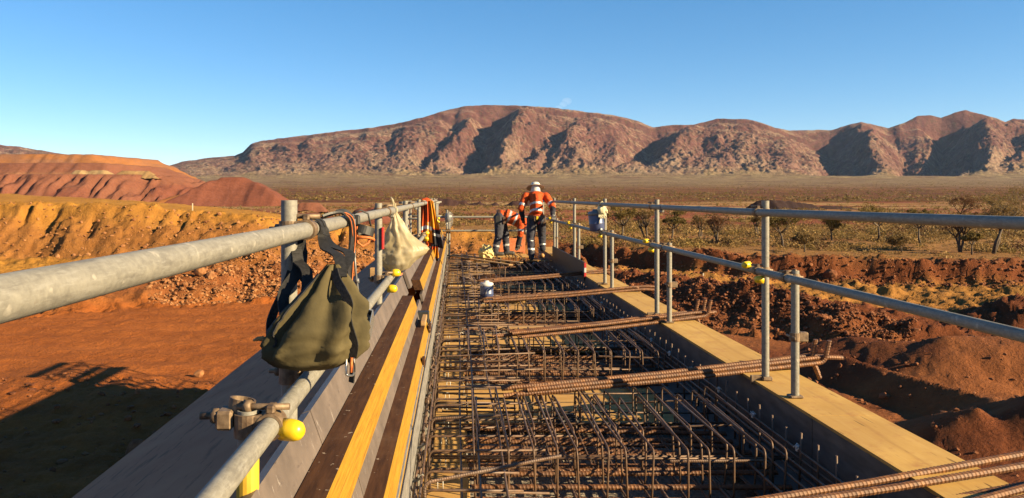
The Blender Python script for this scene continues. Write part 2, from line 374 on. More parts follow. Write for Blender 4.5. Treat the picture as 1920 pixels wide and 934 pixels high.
def fillet(pts, rad, n=5):
    P = [Vector(p) for p in pts]; out = [P[0]]
    for i in range(1, len(P)-1):
        a = (P[i-1]-P[i]); b = (P[i+1]-P[i]); d = min(rad, a.length*0.45, b.length*0.45)
        p0 = P[i]+a.normalized()*d; p1 = P[i]+b.normalized()*d
        for k in range(n+1):
            t = k/n; out.append(p0*(1-t)**2 + P[i]*(2*t*(1-t)) + p1*t*t)
    out.append(P[-1]); return out
def resample(path, step):
    P = [Vector(p) for p in path]; L = [0]
    for a, b in zip(P, P[1:]): L.append(L[-1]+(b-a).length)
    n = max(2, int(L[-1]/step)+1); out = []; j = 0
    for i in range(n):
        d = L[-1]*i/(n-1)
        while j < len(L)-2 and L[j+1] < d: j += 1
        t = (d-L[j])/max(1e-9, L[j+1]-L[j]); out.append(P[j].lerp(P[j+1], t))
    return out
def ribbed(mb, path, r, pitch=0.018, sides=8, mi=0):
    pts = resample(path, pitch/3)
    mb.tube(pts, [r*(1.09 if i % 3 == 0 else 0.98) for i in range(len(pts))], sides, mi, rib=pitch*0.55)
    return mb

# value noise
def _h(ix, iy, seed):
    n = (ix.astype(np.int64)*374761393 + iy.astype(np.int64)*668265263 + seed*974634777) & 0xffffffff
    n = ((n ^ (n >> 13))*1274126177) & 0xffffffff
    n = ((n ^ (n >> 16))*2246822519) & 0xffffffff
    return ((n ^ (n >> 15)) & 0xffffff)/float(0xffffff)
def vnoise(x, y, seed=0):
    x = np.asarray(x, float); y = np.asarray(y, float)
    ix = np.floor(x); iy = np.floor(y); fx = x-ix; fy = y-iy
    fx = fx*fx*fx*(fx*(fx*6-15)+10); fy = fy*fy*fy*(fy*(fy*6-15)+10)
    a = _h(ix, iy, seed); b = _h(ix+1, iy, seed); c = _h(ix, iy+1, seed); d = _h(ix+1, iy+1, seed)
    return (a*(1-fx)+b*fx)*(1-fy)+(c*(1-fx)+d*fx)*fy
def fbm(x, y, oct=5, seed=0, gain=0.5, ridge=False):
    s = 0; a = 1.0; t = 0
    for o in range(oct):
        n = vnoise(x*2**o+17.3*o, y*2**o-9.1*o, seed+o)
        if ridge: n = 1-abs(2*n-1)
        s = s+a*n; t += a; a *= gain
    return s/t
def smooth(e0, e1, x):
    t = np.clip((x-e0)/(e1-e0), 0, 1); return t*t*(3-2*t)
# ------------------------------------------------------------------ ground: cutting, banks, berms and the plain
# profiles across the cutting: direction X/Y of each profile, then (distance, height) of floor, toe, slope, crest, plain
PROF = [
 (-1.10, [(12,-6.3),(34,-6.0),(38,-4.7),(46,-4.2),(50,-1.1),(50.6,-0.4),(66,0.35),(80,-4.3)]),
 (-0.594,[(12,-6.3),(38,-6.0),(42,-4.6),(50,-4.1),(54,-1.15),(54.6,-0.45),(70,0.25),(84,-4.3)]),
 (-0.42, [(12,-6.3),(42,-6.0),(45,-5.0),(49,-3.9),(53,-1.35),(53.6,-0.7),(66,-0.35),(80,-4.3)]),
 (-0.247,[(12,-6.2),(44,-6.0),(47,-4.6),(50,-3.5),(54,-2.0),(54.6,-1.5),(64,-1.3),(78,-4.3)]),
 (-0.108,[(12,-6.2),(46,-6.0),(49,-4.8),(53,-3.8),(56,-3.0),(56.8,-2.65),(64,-2.6),(78,-4.3)]),
 (-0.003,[(12,-6.2),(49,-6.0),(53,-4.9),(57,-3.9),(59.5,-3.1),(60.5,-2.8),(66,-2.8),(78,-4.2)]),
 (0.142, [(12,-6.2),(46,-6.1),(52,-5.3),(54,-5.2),(57,-5.0),(60,-3.6),(68,-3.9),(80,-4.1)]),
 (0.207, [(12,-6.2),(40,-6.1),(46.5,-4.3),(49.5,-5.1),(54.6,-5.0),(55.6,-3.65),(66,-3.9),(80,-4.1)]),
 (0.278, [(12,-6.2),(37,-6.1),(42.5,-4.25),(46,-5.1),(51.8,-5.0),(52.7,-3.65),(66,-3.9),(80,-4.1)]),
 (0.378, [(12,-6.2),(34.5,-6.1),(38.5,-4.35),(42,-5.2),(48.4,-5.1),(49.3,-3.75),(64,-3.95),(80,-4.1)]),
 (0.488, [(12,-6.2),(32,-6.1),(34.8,-4.75),(38,-5.3),(46.6,-5.1),(47.5,-3.8),(62,-3.95),(80,-4.1)]),
 (0.607, [(12,-6.2),(30.5,-6.1),(32.2,-5.45),(35,-5.5),(45.6,-5.05),(46.4,-3.85),(62,-4.0),(80,-4.1)]),
 (0.74,  [(12,-6.2),(29,-6.1),(30.3,-5.6),(33,-5.5),(44.2,-5.0),(45.0,-3.95),(62,-4.0),(80,-4.1)]),
 (1.40,  [(12,-6.2),(26,-6.1),(27.3,-5.6),(30,-5.5),(38,-5.0),(40.6,-3.95),(58,-4.0),(76,-4.1)]),
]
PU = np.array([p[0] for p in PROF]); PY = np.array([[q[0] for q in p[1]] for p in PROF]); PZ = np.array([[q[1] for q in p[1]] for p in PROF])
def plain_z(Y):
    return -4.2 + 74*np.clip((Y-300)/2600, 0, 2)**1.5
MOUNDS = [(17.2,27.0,1.25,3.0),(20.5,26.0,1.5,3.4),(15.2,29.5,0.8,2.2),(12.9,19.0,0.9,2.0),(15.4,17.8,1.25,2.4),(18.4,21.2,0.7,2.0),
          (-12.5,24.5,0.35,4.0),(-9.0,23.0,0.3,3.0),(24,33,1.2,3.4),(27,30,1.6,3.5)]
def ground_z(X, Y, fine=True):
    X = np.asarray(X, float); Y = np.asarray(Y, float); Yc = np.maximum(Y, 10.0)
    u = np.clip(X/Yc + 0.012*(fbm(X*0.15, Yc*0.15, 3, 5)-0.5), PU[0], PU[-1])
    uw = u
    K = PY.shape[1]; ys = [np.interp(uw, PU, PY[:, k]) for k in range(K)]; zs = [np.interp(uw, PU, PZ[:, k]) for k in range(K)]
    wob = (fbm(X*0.22, Yc*0.05+3, 4, 21)-0.5)
    Yw = Yc + wob*2.2*smooth(20, 32, Yc)*(1-smooth(90, 120, Yc))
    z = np.where(Yw <= ys[0], zs[0], 0.0); done = Yw <= ys[0]
    for k in range(K-1):
        t = (Yw-ys[k])/np.maximum(ys[k+1]-ys[k], 1e-6)
        seg = (~done) & (t <= 1); ts = np.clip(t, 0, 1)
        z = np.where(seg, zs[k]*(1-ts)+zs[k+1]*ts, z); done = done | seg
    z = np.where(done, z, zs[-1]+(plain_z(Yc)-zs[-1])*smooth(0, 60, Yc-ys[-1]))
    for (mx, my, h, r) in MOUNDS:
        d = np.hypot((X-mx), (Y-my)*0.9)/r; z = z + h*np.clip(1-d, 0, 1)**1.1
    # graded windrow beside the right hand track
    t = np.clip((Y-19.5)/8.0, 0, 1); xr = 14.6-1.9*t
    inr = smooth(17, 19, Y)*(1-smooth(27, 29.5, Y)); z = z + inr*0.75*np.clip(1-np.abs(X-xr)/1.25, 0, 1)
    # how broken the surface is: smooth on the tracks, rough on the banks
    slope_zone = ((Yc > ys[1]-1.0) & (Yc < ys[5]+1.5)).astype(float)
    rough = 0.12 + 0.70*slope_zone
    rough = np.where((X > 9) & (Y < 31) & (Y > 15), 0.20, rough)
    rough = np.where((X < -6) & (Y < 25.5), 0.30, rough)
    near = 1-smooth(110, 200, Yc)
    z = z + near*rough*((fbm(X*0.55, Y*0.55, 4, 31)-0.5)*0.9 + (fbm(X*2.1, Y*2.1, 4, 41, 0.65)-0.5)*0.55 + (fbm(X*1.1, Y*1.1, 4, 43, 0.6, True)-0.6)*0.35 + (fbm(X*5.5, Y*5.5, 2, 47, 0.6)-0.5)*0.22)
    # rills cut in the top of the left bank
    rl = np.exp(-((Yc-(ys[5]-0.6))/1.6)**2)*(X < 14)
    z = z - rl*0.75*smooth(0.55, 0.8, fbm(X*0.8, Y*0.12, 3, 51))*(Y < 90)
    tr = (X < -8) & (Y > 26) & (Y < 44); z = z + np.where(tr, 0.03*np.sin(Y*3.0+X*0.5), 0)
    z = z + smooth(120, 300, Yc)*(fbm(X*0.02, Y*0.012, 4, 61)-0.5)*1.6
    return z
def soil_color(X, Y):
    Yc = np.maximum(Y, 10.0); u = np.clip(X/Yc, PU[0], PU[-1])
    ys = [np.interp(u, PU, PY[:, k]) for k in range(PY.shape[1])]
    road = np.array([.43, .135, .030]); yel = np.array([.54, .270, .050]); bank = np.array([.385, .170, .048]); red = np.array([.215, .068, .026])
    redtrk = np.array([.34, .125, .045]); plain = np.array([.38, .20, .065]); rplain = np.array([.31, .105, .045]); foot = np.array([.36, .26, .145]); far = np.array([.28, .132, .062])
    def mixc(c, d, m): return c*(1-m[..., None])+d*m[..., None]
    n = fbm(X*0.12, Y*0.12, 4, 71)
    c = np.broadcast_to(road, X.shape+(3,)).copy()
    right = smooth(0.02, 0.16, u)
    c = mixc(c, redtrk, right)
    onbank = smooth(0, 2, Yc-ys[1])
    nearr = ((X > 8) & (Yc < 32)).astype(float)*smooth(0.42, 0.60, fbm(X*0.25, Y*0.18, 3, 73)); c = mixc(c, red*0.95, nearr)
    c = mixc(c, bank, onbank*(1-right)); c = mixc(c, red, onbank*right)
    c = mixc(c, np.array([.33, .12, .04]), smooth(0, 2, Yc-ys[1])*(1-smooth(0, 3, Yc-ys[2]))*(1-right))
    c = mixc(c, yel, smooth(-1.5, 1, Yc-ys[4])*(1-right)*(0.55+0.45*smooth(0.35, 0.6, n)))
    bench = smooth(0, 1, Yc-ys[2])*(1-smooth(-1.5, 0.5, Yc-ys[3]))*(1-smooth(-0.46, -0.36, u)); c = mixc(c, yel, bench*0.9)
    trk = smooth(0, 0.8, Yc-ys[3])*(1-smooth(-0.8, 0.3, Yc-ys[4]))*right; c = mixc(c, np.array([.44, .215, .055]), trk)
    pl = smooth(-0.5, 2.5, Yc-ys[5])*right + smooth(-8, 0, Yc-ys[7])*(1-right); pl = np.clip(pl, 0, 1)
    pc = mixc(np.broadcast_to(plain, c.shape), rplain, smooth(0.40, 0.58, fbm(X*0.03, Y*0.05, 4, 81)))
    straw = smooth(0.60, 0.68, fbm(X*0.012, Y*0.05, 4, 83))*smooth(95, 130, Yc)*(1-smooth(420, 600, Yc)); pc = mixc(pc, np.array([.50, .33, .14]), straw)
    scrape = smooth(110, 125, Yc)*(1-smooth(190, 260, Yc))*(1-smooth(0.25, 0.4, u))*smooth(0.34, 0.5, fbm(X*0.015, Y*0.05, 3, 87)); pc = mixc(pc, np.array([.33, .10, .045]), scrape)
    c = mixc(c, pc, pl)
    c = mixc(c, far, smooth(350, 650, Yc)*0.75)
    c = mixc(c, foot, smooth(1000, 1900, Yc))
    return c*(0.86+0.28*n[..., None])
rows = np.concatenate([np.arange(-60, 8, 4.0), np.arange(8, 14, 1.0), np.arange(14, 66, 0.2), np.arange(66, 130, 0.8), np.geomspace(130, 3300, 150)])
us = np.concatenate([np.linspace(-1.6, -0.66, 60)[:-1], np.linspace(-0.66, 0.80, 560), np.linspace(0.80, 1.8, 60)[1:]])
YY, UU = np.meshgrid(rows, us, indexing='ij'); XX = UU*(np.maximum(YY, 0)+12); 
ZZ = ground_z(XX, YY)
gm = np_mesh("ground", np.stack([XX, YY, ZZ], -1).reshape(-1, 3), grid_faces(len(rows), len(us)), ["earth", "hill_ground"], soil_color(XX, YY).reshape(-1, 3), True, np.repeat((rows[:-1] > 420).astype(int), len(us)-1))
tag(place("ground", gm), None, None, kind="structure")
mb = MB(); mb.box((-14000, -6000, -60), (14000, 14000, -40)); 
sheet = mb.build("desert_floor", "rock_red"); tag(sheet, None, None, kind="structure")

# ------------------------------------------------------------------ the range of hills
SKY = [(-900,330),(-500,318),(-300,300),(-60,268),(0,271),(40,275),(100,285),(200,302),(290,319),(340,303),(400,294),(440,292),(455,285),(470,270),(490,263),(560,255),(640,245),(700,238),(740,232),(790,220),(830,208),(870,199),(905,196),(960,197),(1020,200),(1080,207),(1150,215),(1195,226),(1225,238),(1255,234),(1300,233),(1330,226),(1345,222),(1400,223),(1420,227),(1450,238),(1480,244),(1560,243),(1590,234),(1615,228),(1640,234),(1665,240),(1690,232),(1720,217),(1745,215),(1765,221),(1790,210),(1810,206),(1830,211),(1870,222),(1885,228),(1900,222),(1930,224),(2050,238),(2300,250),(2600,300),(3000,330)]
SX = np.array([p[0] for p in SKY]); SYp = np.array([p[1] for p in SKY])
YF, YCR = 2850.0, 4150.0
# (x at top, t top, x at bottom, t bottom, depth m, half width px on the sunny side, on the shady side)
GUL = [(862,.97,785,.22,78,44,36),(948,1.0,868,.10,135,62,50),(1005,.62,945,.16,80,42,36),(1062,.80,1000,.10,66,40,32),(1066,.50,1020,.05,40,30,24),
       (1140,.72,1105,.2,40,34,26),(1232,.88,1165,.25,125,74,66),(1335,.70,1330,.30,60,40,34),(1376,.66,1362,.34,58,30,28),(1400,.4,1350,.05,30,30,24),
       (1548,.96,1575,.08,150,70,84),(1678,.95,1712,.06,120,60,52),(1768,1.0,1740,.05,185,60,110),(1910,.8,1880,.1,70,50,40),(1850,.5,1820,.05,45,40,30),
       (470,.92,440,.75,30,14,20),(416,.6,400,.2,55,24,34),(520,.9,505,.3,24,26,22),(575,.93,560,.5,40,22,18),(625,.8,600,.3,26,40,30),(668,.9,640,.4,22,26,20),(695,.75,690,.4,50,26,22),(730,.85,715,.3,40,30,26),(800,.4,770,.05,30,26,20),(826,.3,808,.05,38,26,24),(1450,.8,1440,.2,26,34,26),(1490,.6,1500,.2,22,28,24),(1625,.45,1605,.05,40,30,24),(2020,.9,1990,.1,90,60,50),(300,.9,280,.1,25,24,20)]
hx = np.concatenate([np.linspace(-700, -60, 60)[:-1], np.linspace(-60, 1990, 900), np.linspace(1990, 2900, 70)[1:]]); ht = np.concatenate([np.linspace(-0.25, 0, 16)[:-1], np.linspace(0, 1.06, 300), np.linspace(1.06, 1.9, 22)[1:]])
TT, HX = np.meshgrid(ht, hx, indexing='ij')
wx = HX + 46*(fbm(HX*0.012, TT*4, 4, 101, 0.6)-0.5)
ycrest = np.interp(HX, SX, SYp) + (fbm(HX*0.09, HX*0+3.3, 4, 111)-0.5)*2.4
crest = (368-ycrest)/1440*YCR; foot_h = (368-332)/1440*YF
tcl = np.clip(TT, 0, 1)
prof = 0.62*tcl**1.35+0.38*smooth(0.05, 1.0, tcl)
H = foot_h+(crest-foot_h)*prof
scale_h = np.clip((crest-foot_h)/400, 0.12, 1.0)
# cliff steps
cl = fbm(HX*0.012, TT*2, 3, 121)
for (tc, hh) in ((0.90, 26), (0.76, 20), (0.60, 12)):
    e = (tcl-tc-(cl-0.5)*0.10); H += scale_h*hh*smooth(-0.012, 0.012, e)-scale_h*hh*smooth(-0.2, 0.25, e)
env = np.clip(np.sin(np.pi*np.clip(tcl, 0, 1)**0.8), 0, 1)*smooth(0.0, 0.34, tcl)
spur = fbm(wx*0.017+TT*0.7, TT*2.6, 3, 131, 0.5, True)
H += scale_h*env*(spur-0.62)*34
spur2 = fbm(wx*0.045+TT*2.0, TT*11, 5, 141, 0.55, True)
H += scale_h*np.clip(env*1.3, 0, 1)*(spur2-0.6)*30
for (xt, tt, xb, tb, dep, wl, wr) in GUL:
    s = np.clip((tcl-tb)/(tt-tb), -0.3, 1.3); xf = xb+(xt-xb)*s + 10*(fbm(TT*6, TT*0+xt, 3, 151)-0.5)
    d = wx-xf; sh = np.where(d < 0, np.clip(1+d/(wl*1.25), 0, 1), np.clip(1-d/(wr*1.0), 0, 1)); sh = sh**1.15
    lo_ = smooth(tb-0.02, tb+0.36, tcl); ev = lo_*(1-smooth(tt-0.12, tt+0.04, tcl)) if tt < 0.99 else lo_*(1-smooth(0.93, 1.01, tcl))
    H -= dep*sh*ev*np.clip(scale_h*1.15, 0, 1)
    ridge = np.exp(-((d-wr*1.05)/(wr*0.45))**2); H += dep*0.30*ridge*ev*smooth(1.0, 0.72, tcl)*np.clip(scale_h*1.15, 0, 1)
H += env*(fbm(HX*0.25, TT*90, 4, 161, 0.6)-0.5)*34*scale_h
H += np.clip(env*1.4, 0, 1)*(fbm(wx*0.10+TT*3, TT*40, 4, 163, 0.6, True)-0.6)*26*scale_h
H = np.where(TT > 1.0, np.interp(HX, SX, 0*SX)+crest-(TT-1.0)*520, H)
H = np.where(TT < 0, foot_h+TT*260, H)
lim = np.where(tcl < 1, (368-(ycrest+0.6))/1440*(YF+(YCR-YF)*TT), H); H = np.minimum(H, np.maximum(lim, 5))
HY = YF+(YCR-YF)*TT; HXX = (HX-855)/1440*HY
sl = np.abs(np.gradient(H, axis=0))/np.maximum(np.abs(np.gradient(HY, axis=0)), 1e-6)
tan = np.array([.36, .25, .175]); pink = np.array([.275, .16, .125]); redr = np.array([.17, .075, .065]); straw = np.array([.37, .275, .145])
nn = fbm(HX*0.03, TT*6, 5, 171)
def mixc(c, d, m): return c*(1-m[..., None])+d*m[..., None]
hc = mixc(np.broadcast_to(pink, H.shape+(3,)), tan, smooth(0.40, 0.58, nn)); hc = mixc(hc, straw, 1-smooth(0.05, 0.30, tcl+(nn-0.5)*0.25))
hc = mixc(hc, redr, np.clip(smooth(0.50, 0.85, sl)*smooth(0.3, 0.6, tcl)+0.6*smooth(0.60, 0.70, fbm(HX*0.02, TT*9, 4, 181))*smooth(0.45, 0.7, tcl), 0, 0.9))
hm = np_mesh("hills", np.stack([HXX, HY, H], -1).reshape(-1, 3), grid_faces(*H.shape), "hill_ground", hc.reshape(-1, 3))
tag(place("hills", hm), None, None, kind="structure")

# ------------------------------------------------------------------ spoil heaps
def heap(name, poly, top, base, slope, soil, label, seed, step=3.0, rill=1.5, top_tilt=0.0, lump=0.6, soil2=None):
    P = np.array(poly, float); x0, y0 = P.min(0)-2*step; x1, y1 = P.max(0)+2*step
    gx = np.arange(x0, x1, step); gy = np.arange(y0, y1, step); Yg, Xg = np.meshgrid(gy, gx, indexing='ij')
    d = np.full(Xg.shape, 1e9); inside = np.zeros(Xg.shape, bool); n = len(P)
    for i in range(n):
        a = P[i]; b = P[(i+1) % n]; e = b-a; w0 = Xg-a[0]; w1 = Yg-a[1]
        t = np.clip((w0*e[0]+w1*e[1])/(e@e), 0, 1); d = np.minimum(d, np.hypot(w0-t*e[0], w1-t*e[1]))
        cnd = (a[1] <= Yg) != (b[1] <= Yg); xi = a[0]+(Yg-a[1])*e[0]/(e[1] if abs(e[1]) > 1e-9 else 1e-9); inside ^= cnd & (Xg < xi)
    d = np.where(inside, d, -d) + (fbm(Xg*0.05, Yg*0.05, 3, seed)-0.5)*8 + rill*(fbm(Xg*0.16, Yg*0.02, 4, seed+3, 0.6, True)-0.6)*5
    z = np.minimum(base+np.maximum(d, -4)*slope, top+top_tilt*(Xg-P[:, 0].mean()))+(fbm(Xg*0.12, Yg*0.12, 3, seed+7)-0.5)*lump
    cc = np.broadcast_to(np.array(soil), Xg.shape+(3,)).copy()
    if soil2 is not None: cc = mixc(cc, np.array(soil2), smooth(0.45, 0.62, fbm(Xg*0.02, z*0.12+Yg*0.004, 4, seed+9)))
    me = np_mesh(name, np.stack([Xg, Yg, z], -1).reshape(-1, 3), grid_faces(*Xg.shape), "earth", cc.reshape(-1, 3))
    return tag(place(name, me), label, "spoil heap")
OR = (.345, .165, .090); RD = (.27, .112, .070); DR = (.235, .085, .055); TN = (.46, .32, .16)
heap("spoil_heap", [(-620,600),(-262,600),(-228,820),(-620,820)], 36, -5, .72, OR, "tallest flat-topped orange spoil heap, upper terrace at the back", 201, 3.0, 1.2, soil2=(.42, .18, .065))
heap("spoil_heap", [(-620,512),(-226,528),(-196,700),(-620,720)], 24.5, -5, .72, RD, "second terrace of reddish spoil below the tallest heap", 211, 2.6, 1.2, soil2=OR)
heap("spoil_heap", [(-470,415),(-192,412),(-148,446),(-150,540),(-470,560)], 12.6, -5, .66, RD, "long low spoil heap with dark red rilled face", 221, 1.4, 3.4, soil2=DR)
heap("spoil_heap", [(-150,350),(-108,345),(-92,372),(-88,420),(-175,440)], 8.2, -5, .24, (.46, .185, .055), "smooth orange ramp of spoil beside the dark red pile", 231, 1.6, 0.6)
heap("spoil_heap", [(-126,318),(-72,330),(-74,372),(-130,368)], 8.6, -5, .62, DR, "rounded dark red stockpile at the end of the heaps", 241, 1.2, 0.7, lump=0.35)
heap("spoil_heap", [(-232,452),(-205,452),(-205,464),(-232,464)], 15.6, 11, .8, TN, "small pale tan dump of spoil on the rilled heap", 251, 0.9, 0.5)
heap("spoil_heap", [(-204,452),(-176,452),(-176,466),(-204,466)], 15.2, 11, .8, (.42, .27, .12), "longer pale tan dump of spoil next to the smaller one", 261, 0.9, 0.5)
heap("spoil_heap", [(-37.5,176),(-30,176),(-30,182),(-37.5,182)], -1.4, -4.6, .9, RD, "small peaked red soil mound out on the plain", 271, 0.4, 0.4)
heap("spoil_heap", [(-19,118),(-11,118),(-10,123),(-19,123)], -1.7, -4.5, .9, DR, "low dark red soil mound behind the guardrail posts", 281, 0.3, 0.4)
heap("spoil_heap", [(-17,300),(33,296),(34,306),(-17,310)], -0.4, -5, .7, (.075, .04, .036), "long windrow across the plain, its shaded face painted in as dark soil", 291, 0.8, 0.6, lump=1.5)  # dark soil colour stands for the side turned from the sun
heap("spoil_heap", [(88,236),(112,232),(128,234),(128,240),(88,242)], -1.2, -5, .7, (.06, .036, .034), "broken windrow on the plain beyond the trees, shade painted into its colour", 301, 0.6, 0.6, lump=1.8)  # shaded side put into the colour, as on the long windrow
heap("spoil_heap", [(66,228),(84,226),(84,232),(66,234)], -1.6, -5, .7, (.065, .038, .034), "short windrow next to the longer one, shade painted into its colour", 311, 0.6, 0.6, lump=1.4)  # colour darkened for the shaded side here too

# ------------------------------------------------------------------ stones
ICO = bmesh.new(); bmesh.ops.create_icosphere(ICO, subdivisions=1, radius=1.0)
IV = np.array([v.co[:] for v in ICO.verts]); IF = np.array([[v.index for v in f.verts] for f in ICO.faces]); ICO.free()
def rock_field(name, X, Y, S, mat, label, sink=0.25):
    n = len(X); Z = ground_z(X, Y)
    V = IV[None]*(1+0.55*(RS.rand(n, len(IV), 1)-0.5))*np.array([1, 1, 1])
    V = V*(0.6+0.8*RS.rand(n, 1, 3)); a = RS.rand(n)*6.283; ca, sa = np.cos(a)[:, None], np.sin(a)[:, None]
    V = np.stack([V[..., 0]*ca-V[..., 1]*sa, V[..., 0]*sa+V[..., 1]*ca, V[..., 2]*0.75], -1)*S[:, None, None]
    V[..., 0] += X[:, None]; V[..., 1] += Y[:, None]; V[..., 2] += (Z+S*(0.55-sink*1.4))[:, None]
    F = IF[None]+(np.arange(n)*len(IV))[:, None, None]
    o = place(name, np_mesh(name, V.reshape(-1, 3), F.reshape(-1, 3), mat, smooth=False)); return tag(o, label, None, kind="stuff")
def band(u0, u1, n, k0, o0, k1, o1, smin, smax, pw=2.6):
    u = u0+(u1-u0)*RS.rand(n); ya = np.interp(u, PU, PY[:, k0])+o0; yb = np.interp(u, PU, PY[:, k1])+o1
    Y = ya+(yb-ya)*RS.rand(n); return u*Y, Y, smin+(smax-smin)*RS.rand(n)**pw
X, Y, S = band(-0.40, 0.02, 9000, 1, -0.5, 3, 0.3, 0.025, 0.15, 4); rock_field("rubble", X, Y, S, "rock_pale", "loose broken rubble at the toe of the left bank")
X, Y, S = band(-0.66, 0.05, 2200, 3, 0, 5, 1.0, 0.025, 0.15, 5); rock_field("clods", X, Y, S, "rock_pale", "clods scattered over the yellow bank")
X, Y, S = band(0.10, 0.60, 8000, 1, -0.6, 2, 0.3, 0.02, 0.115, 3.5); rock_field("rubble", X, Y, S, "rock_red", "loose red rubble on the right hand berm")
X, Y, S = band(0.08, 0.80, 3600, 4, -1.6, 5, 0.4, 0.02, 0.13, 4); rock_field("rubble", X, Y, S, "rock_red", "stones along the far dark bank")
X = -18+12*RS.rand(900); Y = 13+12.5*RS.rand(900); rock_field("stones", X, Y, 0.02+0.10*RS.rand(900)**5, "rock_red", "stones on the shaded ground below the deck")
X = 9+16*RS.rand(900); Y = 15+15*RS.rand(900); rock_field("stones", X, Y, 0.02+0.10*RS.rand(900)**4, "rock_red", "stones beside the right hand track")
def boulder(u, y, s, mat, label, seed):
    rs = np.random.RandomState(seed); bm = bmesh.new(); bmesh.ops.create_icosphere(bm, subdivisions=2, radius=1)
    for v in bm.verts:
        k = float(fbm(np.array([v.co.x*1.3+seed]), np.array([v.co.y*1.3+v.co.z*1.9]), 3, seed)[0]); v.co *= 0.75+0.5*k; v.co.z *= 0.8
    me = bpy.data.meshes.new("boulder"); bm.to_mesh(me); bm.free(); me.materials.append(MATS[mat])
    z = float(ground_z(np.array([u*y]), np.array([y]))[0])
    o = place("boulder", me, None, (u*y, y, z+s*0.35), (rs.rand(), rs.rand(), rs.rand()*6), (s*1.1, s, s)); tag(o, label, "boulder", None)
boulder(0.4867, 46.9, 0.42, "rock_red", "large rounded boulder half out of the far dark bank", 3)
boulder(0.5500, 31.0, 0.24, "rock_pale", "pale boulder at the foot of the right hand berm", 4)
boulder(-0.333, 46.0, 0.38, "rock_pale", "biggest tan boulder in the rubble on the left bank", 5)
boulder(-0.320, 45.8, 0.30, "rock_pale", "smaller tan boulder beside the biggest one in the rubble", 6)
boulder(-0.452, 16.6, 0.22, "rock_red", "lone stone lying in the deck shadow", 7)
boulder(-0.415, 18.6, 0.30, "rock_red", "flat dark stone lying in the deck shadow", 8)
boulder(-0.335, 26.0, 0.18, "rock_pale", "pale stone near the edge of the deck shadow", 9)
boulder(0.44, 33.0, 0.26, "rock_red", "red boulder half buried in the right hand rubble", 10)

# ------------------------------------------------------------------ survey stakes
def stake(u, y, h, label, rot=0.0):
    z = float(ground_z(np.array([u*y]), np.array([y]))[0]); mb = MB(); mb.box((-0.03, -0.03, -0.25), (0.03, 0.03, h)); mb.box((-0.031, -0.031, h-0.12), (0.031, 0.031, h+0.004))
    tag(mb.build("survey_stake", "stake_white", None, (u*y, y, z)), label, "stake").rotation_euler = (0, rot, 0)
stake((361-855)/1440, 55.8, 0.55, "white survey stake on the yellow bank")
stake((1316-855)/1440, 43.5, 0.75, "leaning pale stake on the berm before the dark bank", 0.12)

# ------------------------------------------------------------------ plants
def tri_quads(n, size):
    pass
def leaf_cloud(centers, radii, per, size, flat=0.8):
    V = []; F = []; k = 0
    for c, r in zip(centers, radii):
        n = per; d = RS.normal(size=(n, 3)); d /= np.linalg.norm(d, axis=1)[:, None]
        p = np.array(c)+d*(r*RS.rand(n, 1)**0.45)*np.array([1, 1, flat])
        a = RS.normal(size=(n, 3)); a /= np.linalg.norm(a, axis=1)[:, None]; b = np.cross(a, RS.normal(size=(n, 3))); b /= np.linalg.norm(b, axis=1)[:, None]
        s = size*(0.6+0.8*RS.rand(n, 1)); q = np.stack([p-a*s, p-b*s*0.45, p+a*s, p+b*s*0.45], 1)
        V.append(q.reshape(-1, 3)); F.append(np.arange(n*4).reshape(-1, 4)+k); k += n*4
    return np.concatenate(V), np.concatenate(F)
def tree(px, ybase, D, h, w, leaf, label, seed, bare=False, lean=0.0, trunk=0.45, group="trees on the plain"):
    rs = random.Random(seed); u = (px-855)/1440; X = u*D; z = float(ground_z(np.array([X]), np.array([D]))[0])
    root = thing("tree", label, "tree", (X, D, z-0.05), group)
    mb = MB(); tips = []; r0 = 0.035*h**0.8+0.02
    nst = 1 if not bare else 3
    for s in range(nst):
        tl = Vector((lean*h*trunk+rs.uniform(-.1, .1)*h*(0.3+s*0.6), rs.uniform(-.08, .08)*h, h*trunk*rs.uniform(.8, 1.1)))
        mid = tl*0.5+Vector((rs.uniform(-.04, .04)*h, 0, 0)); mb.tube([(0, 0, -0.1), mid, tl], [r0, r0*.8, r0*.6], 6)
        for b in range(6 if not bare else 5):
            an = rs.uniform(0, 6.28); e = tl+Vector((math.cos(an)*w*rs.uniform(.2, .48), math.sin(an)*w*rs.uniform(.2, .48), h*(1-trunk)*rs.uniform(.35, .95)))
            m_ = tl.lerp(e, .5)+Vector((0, 0, -0.03*h)); mb.tube([tl, m_, e], [r0*.55, r0*.35, r0*.12], 5); tips.append(e)
            for q in range(3):
                f = m_.lerp(e, rs.uniform(.2, .9)); an2 = rs.uniform(0, 6.28); e2 = f+Vector((math.cos(an2)*w*.2, math.sin(an2)*w*.2, h*rs.uniform(0.02, .16)))
                mb.tube([f, e2], [r0*.2, r0*.07], 4); tips.append(e2)
    mb.build("trunk", "bark", root)
    V, F = leaf_cloud([t[:] for t in tips], [w*rs.uniform(.06, .25) for _ in tips], 46 if bare else 150, 0.062 if not bare else 0.045)
    place("crown", np_mesh("crown", V, F, leaf, smooth=False), root)
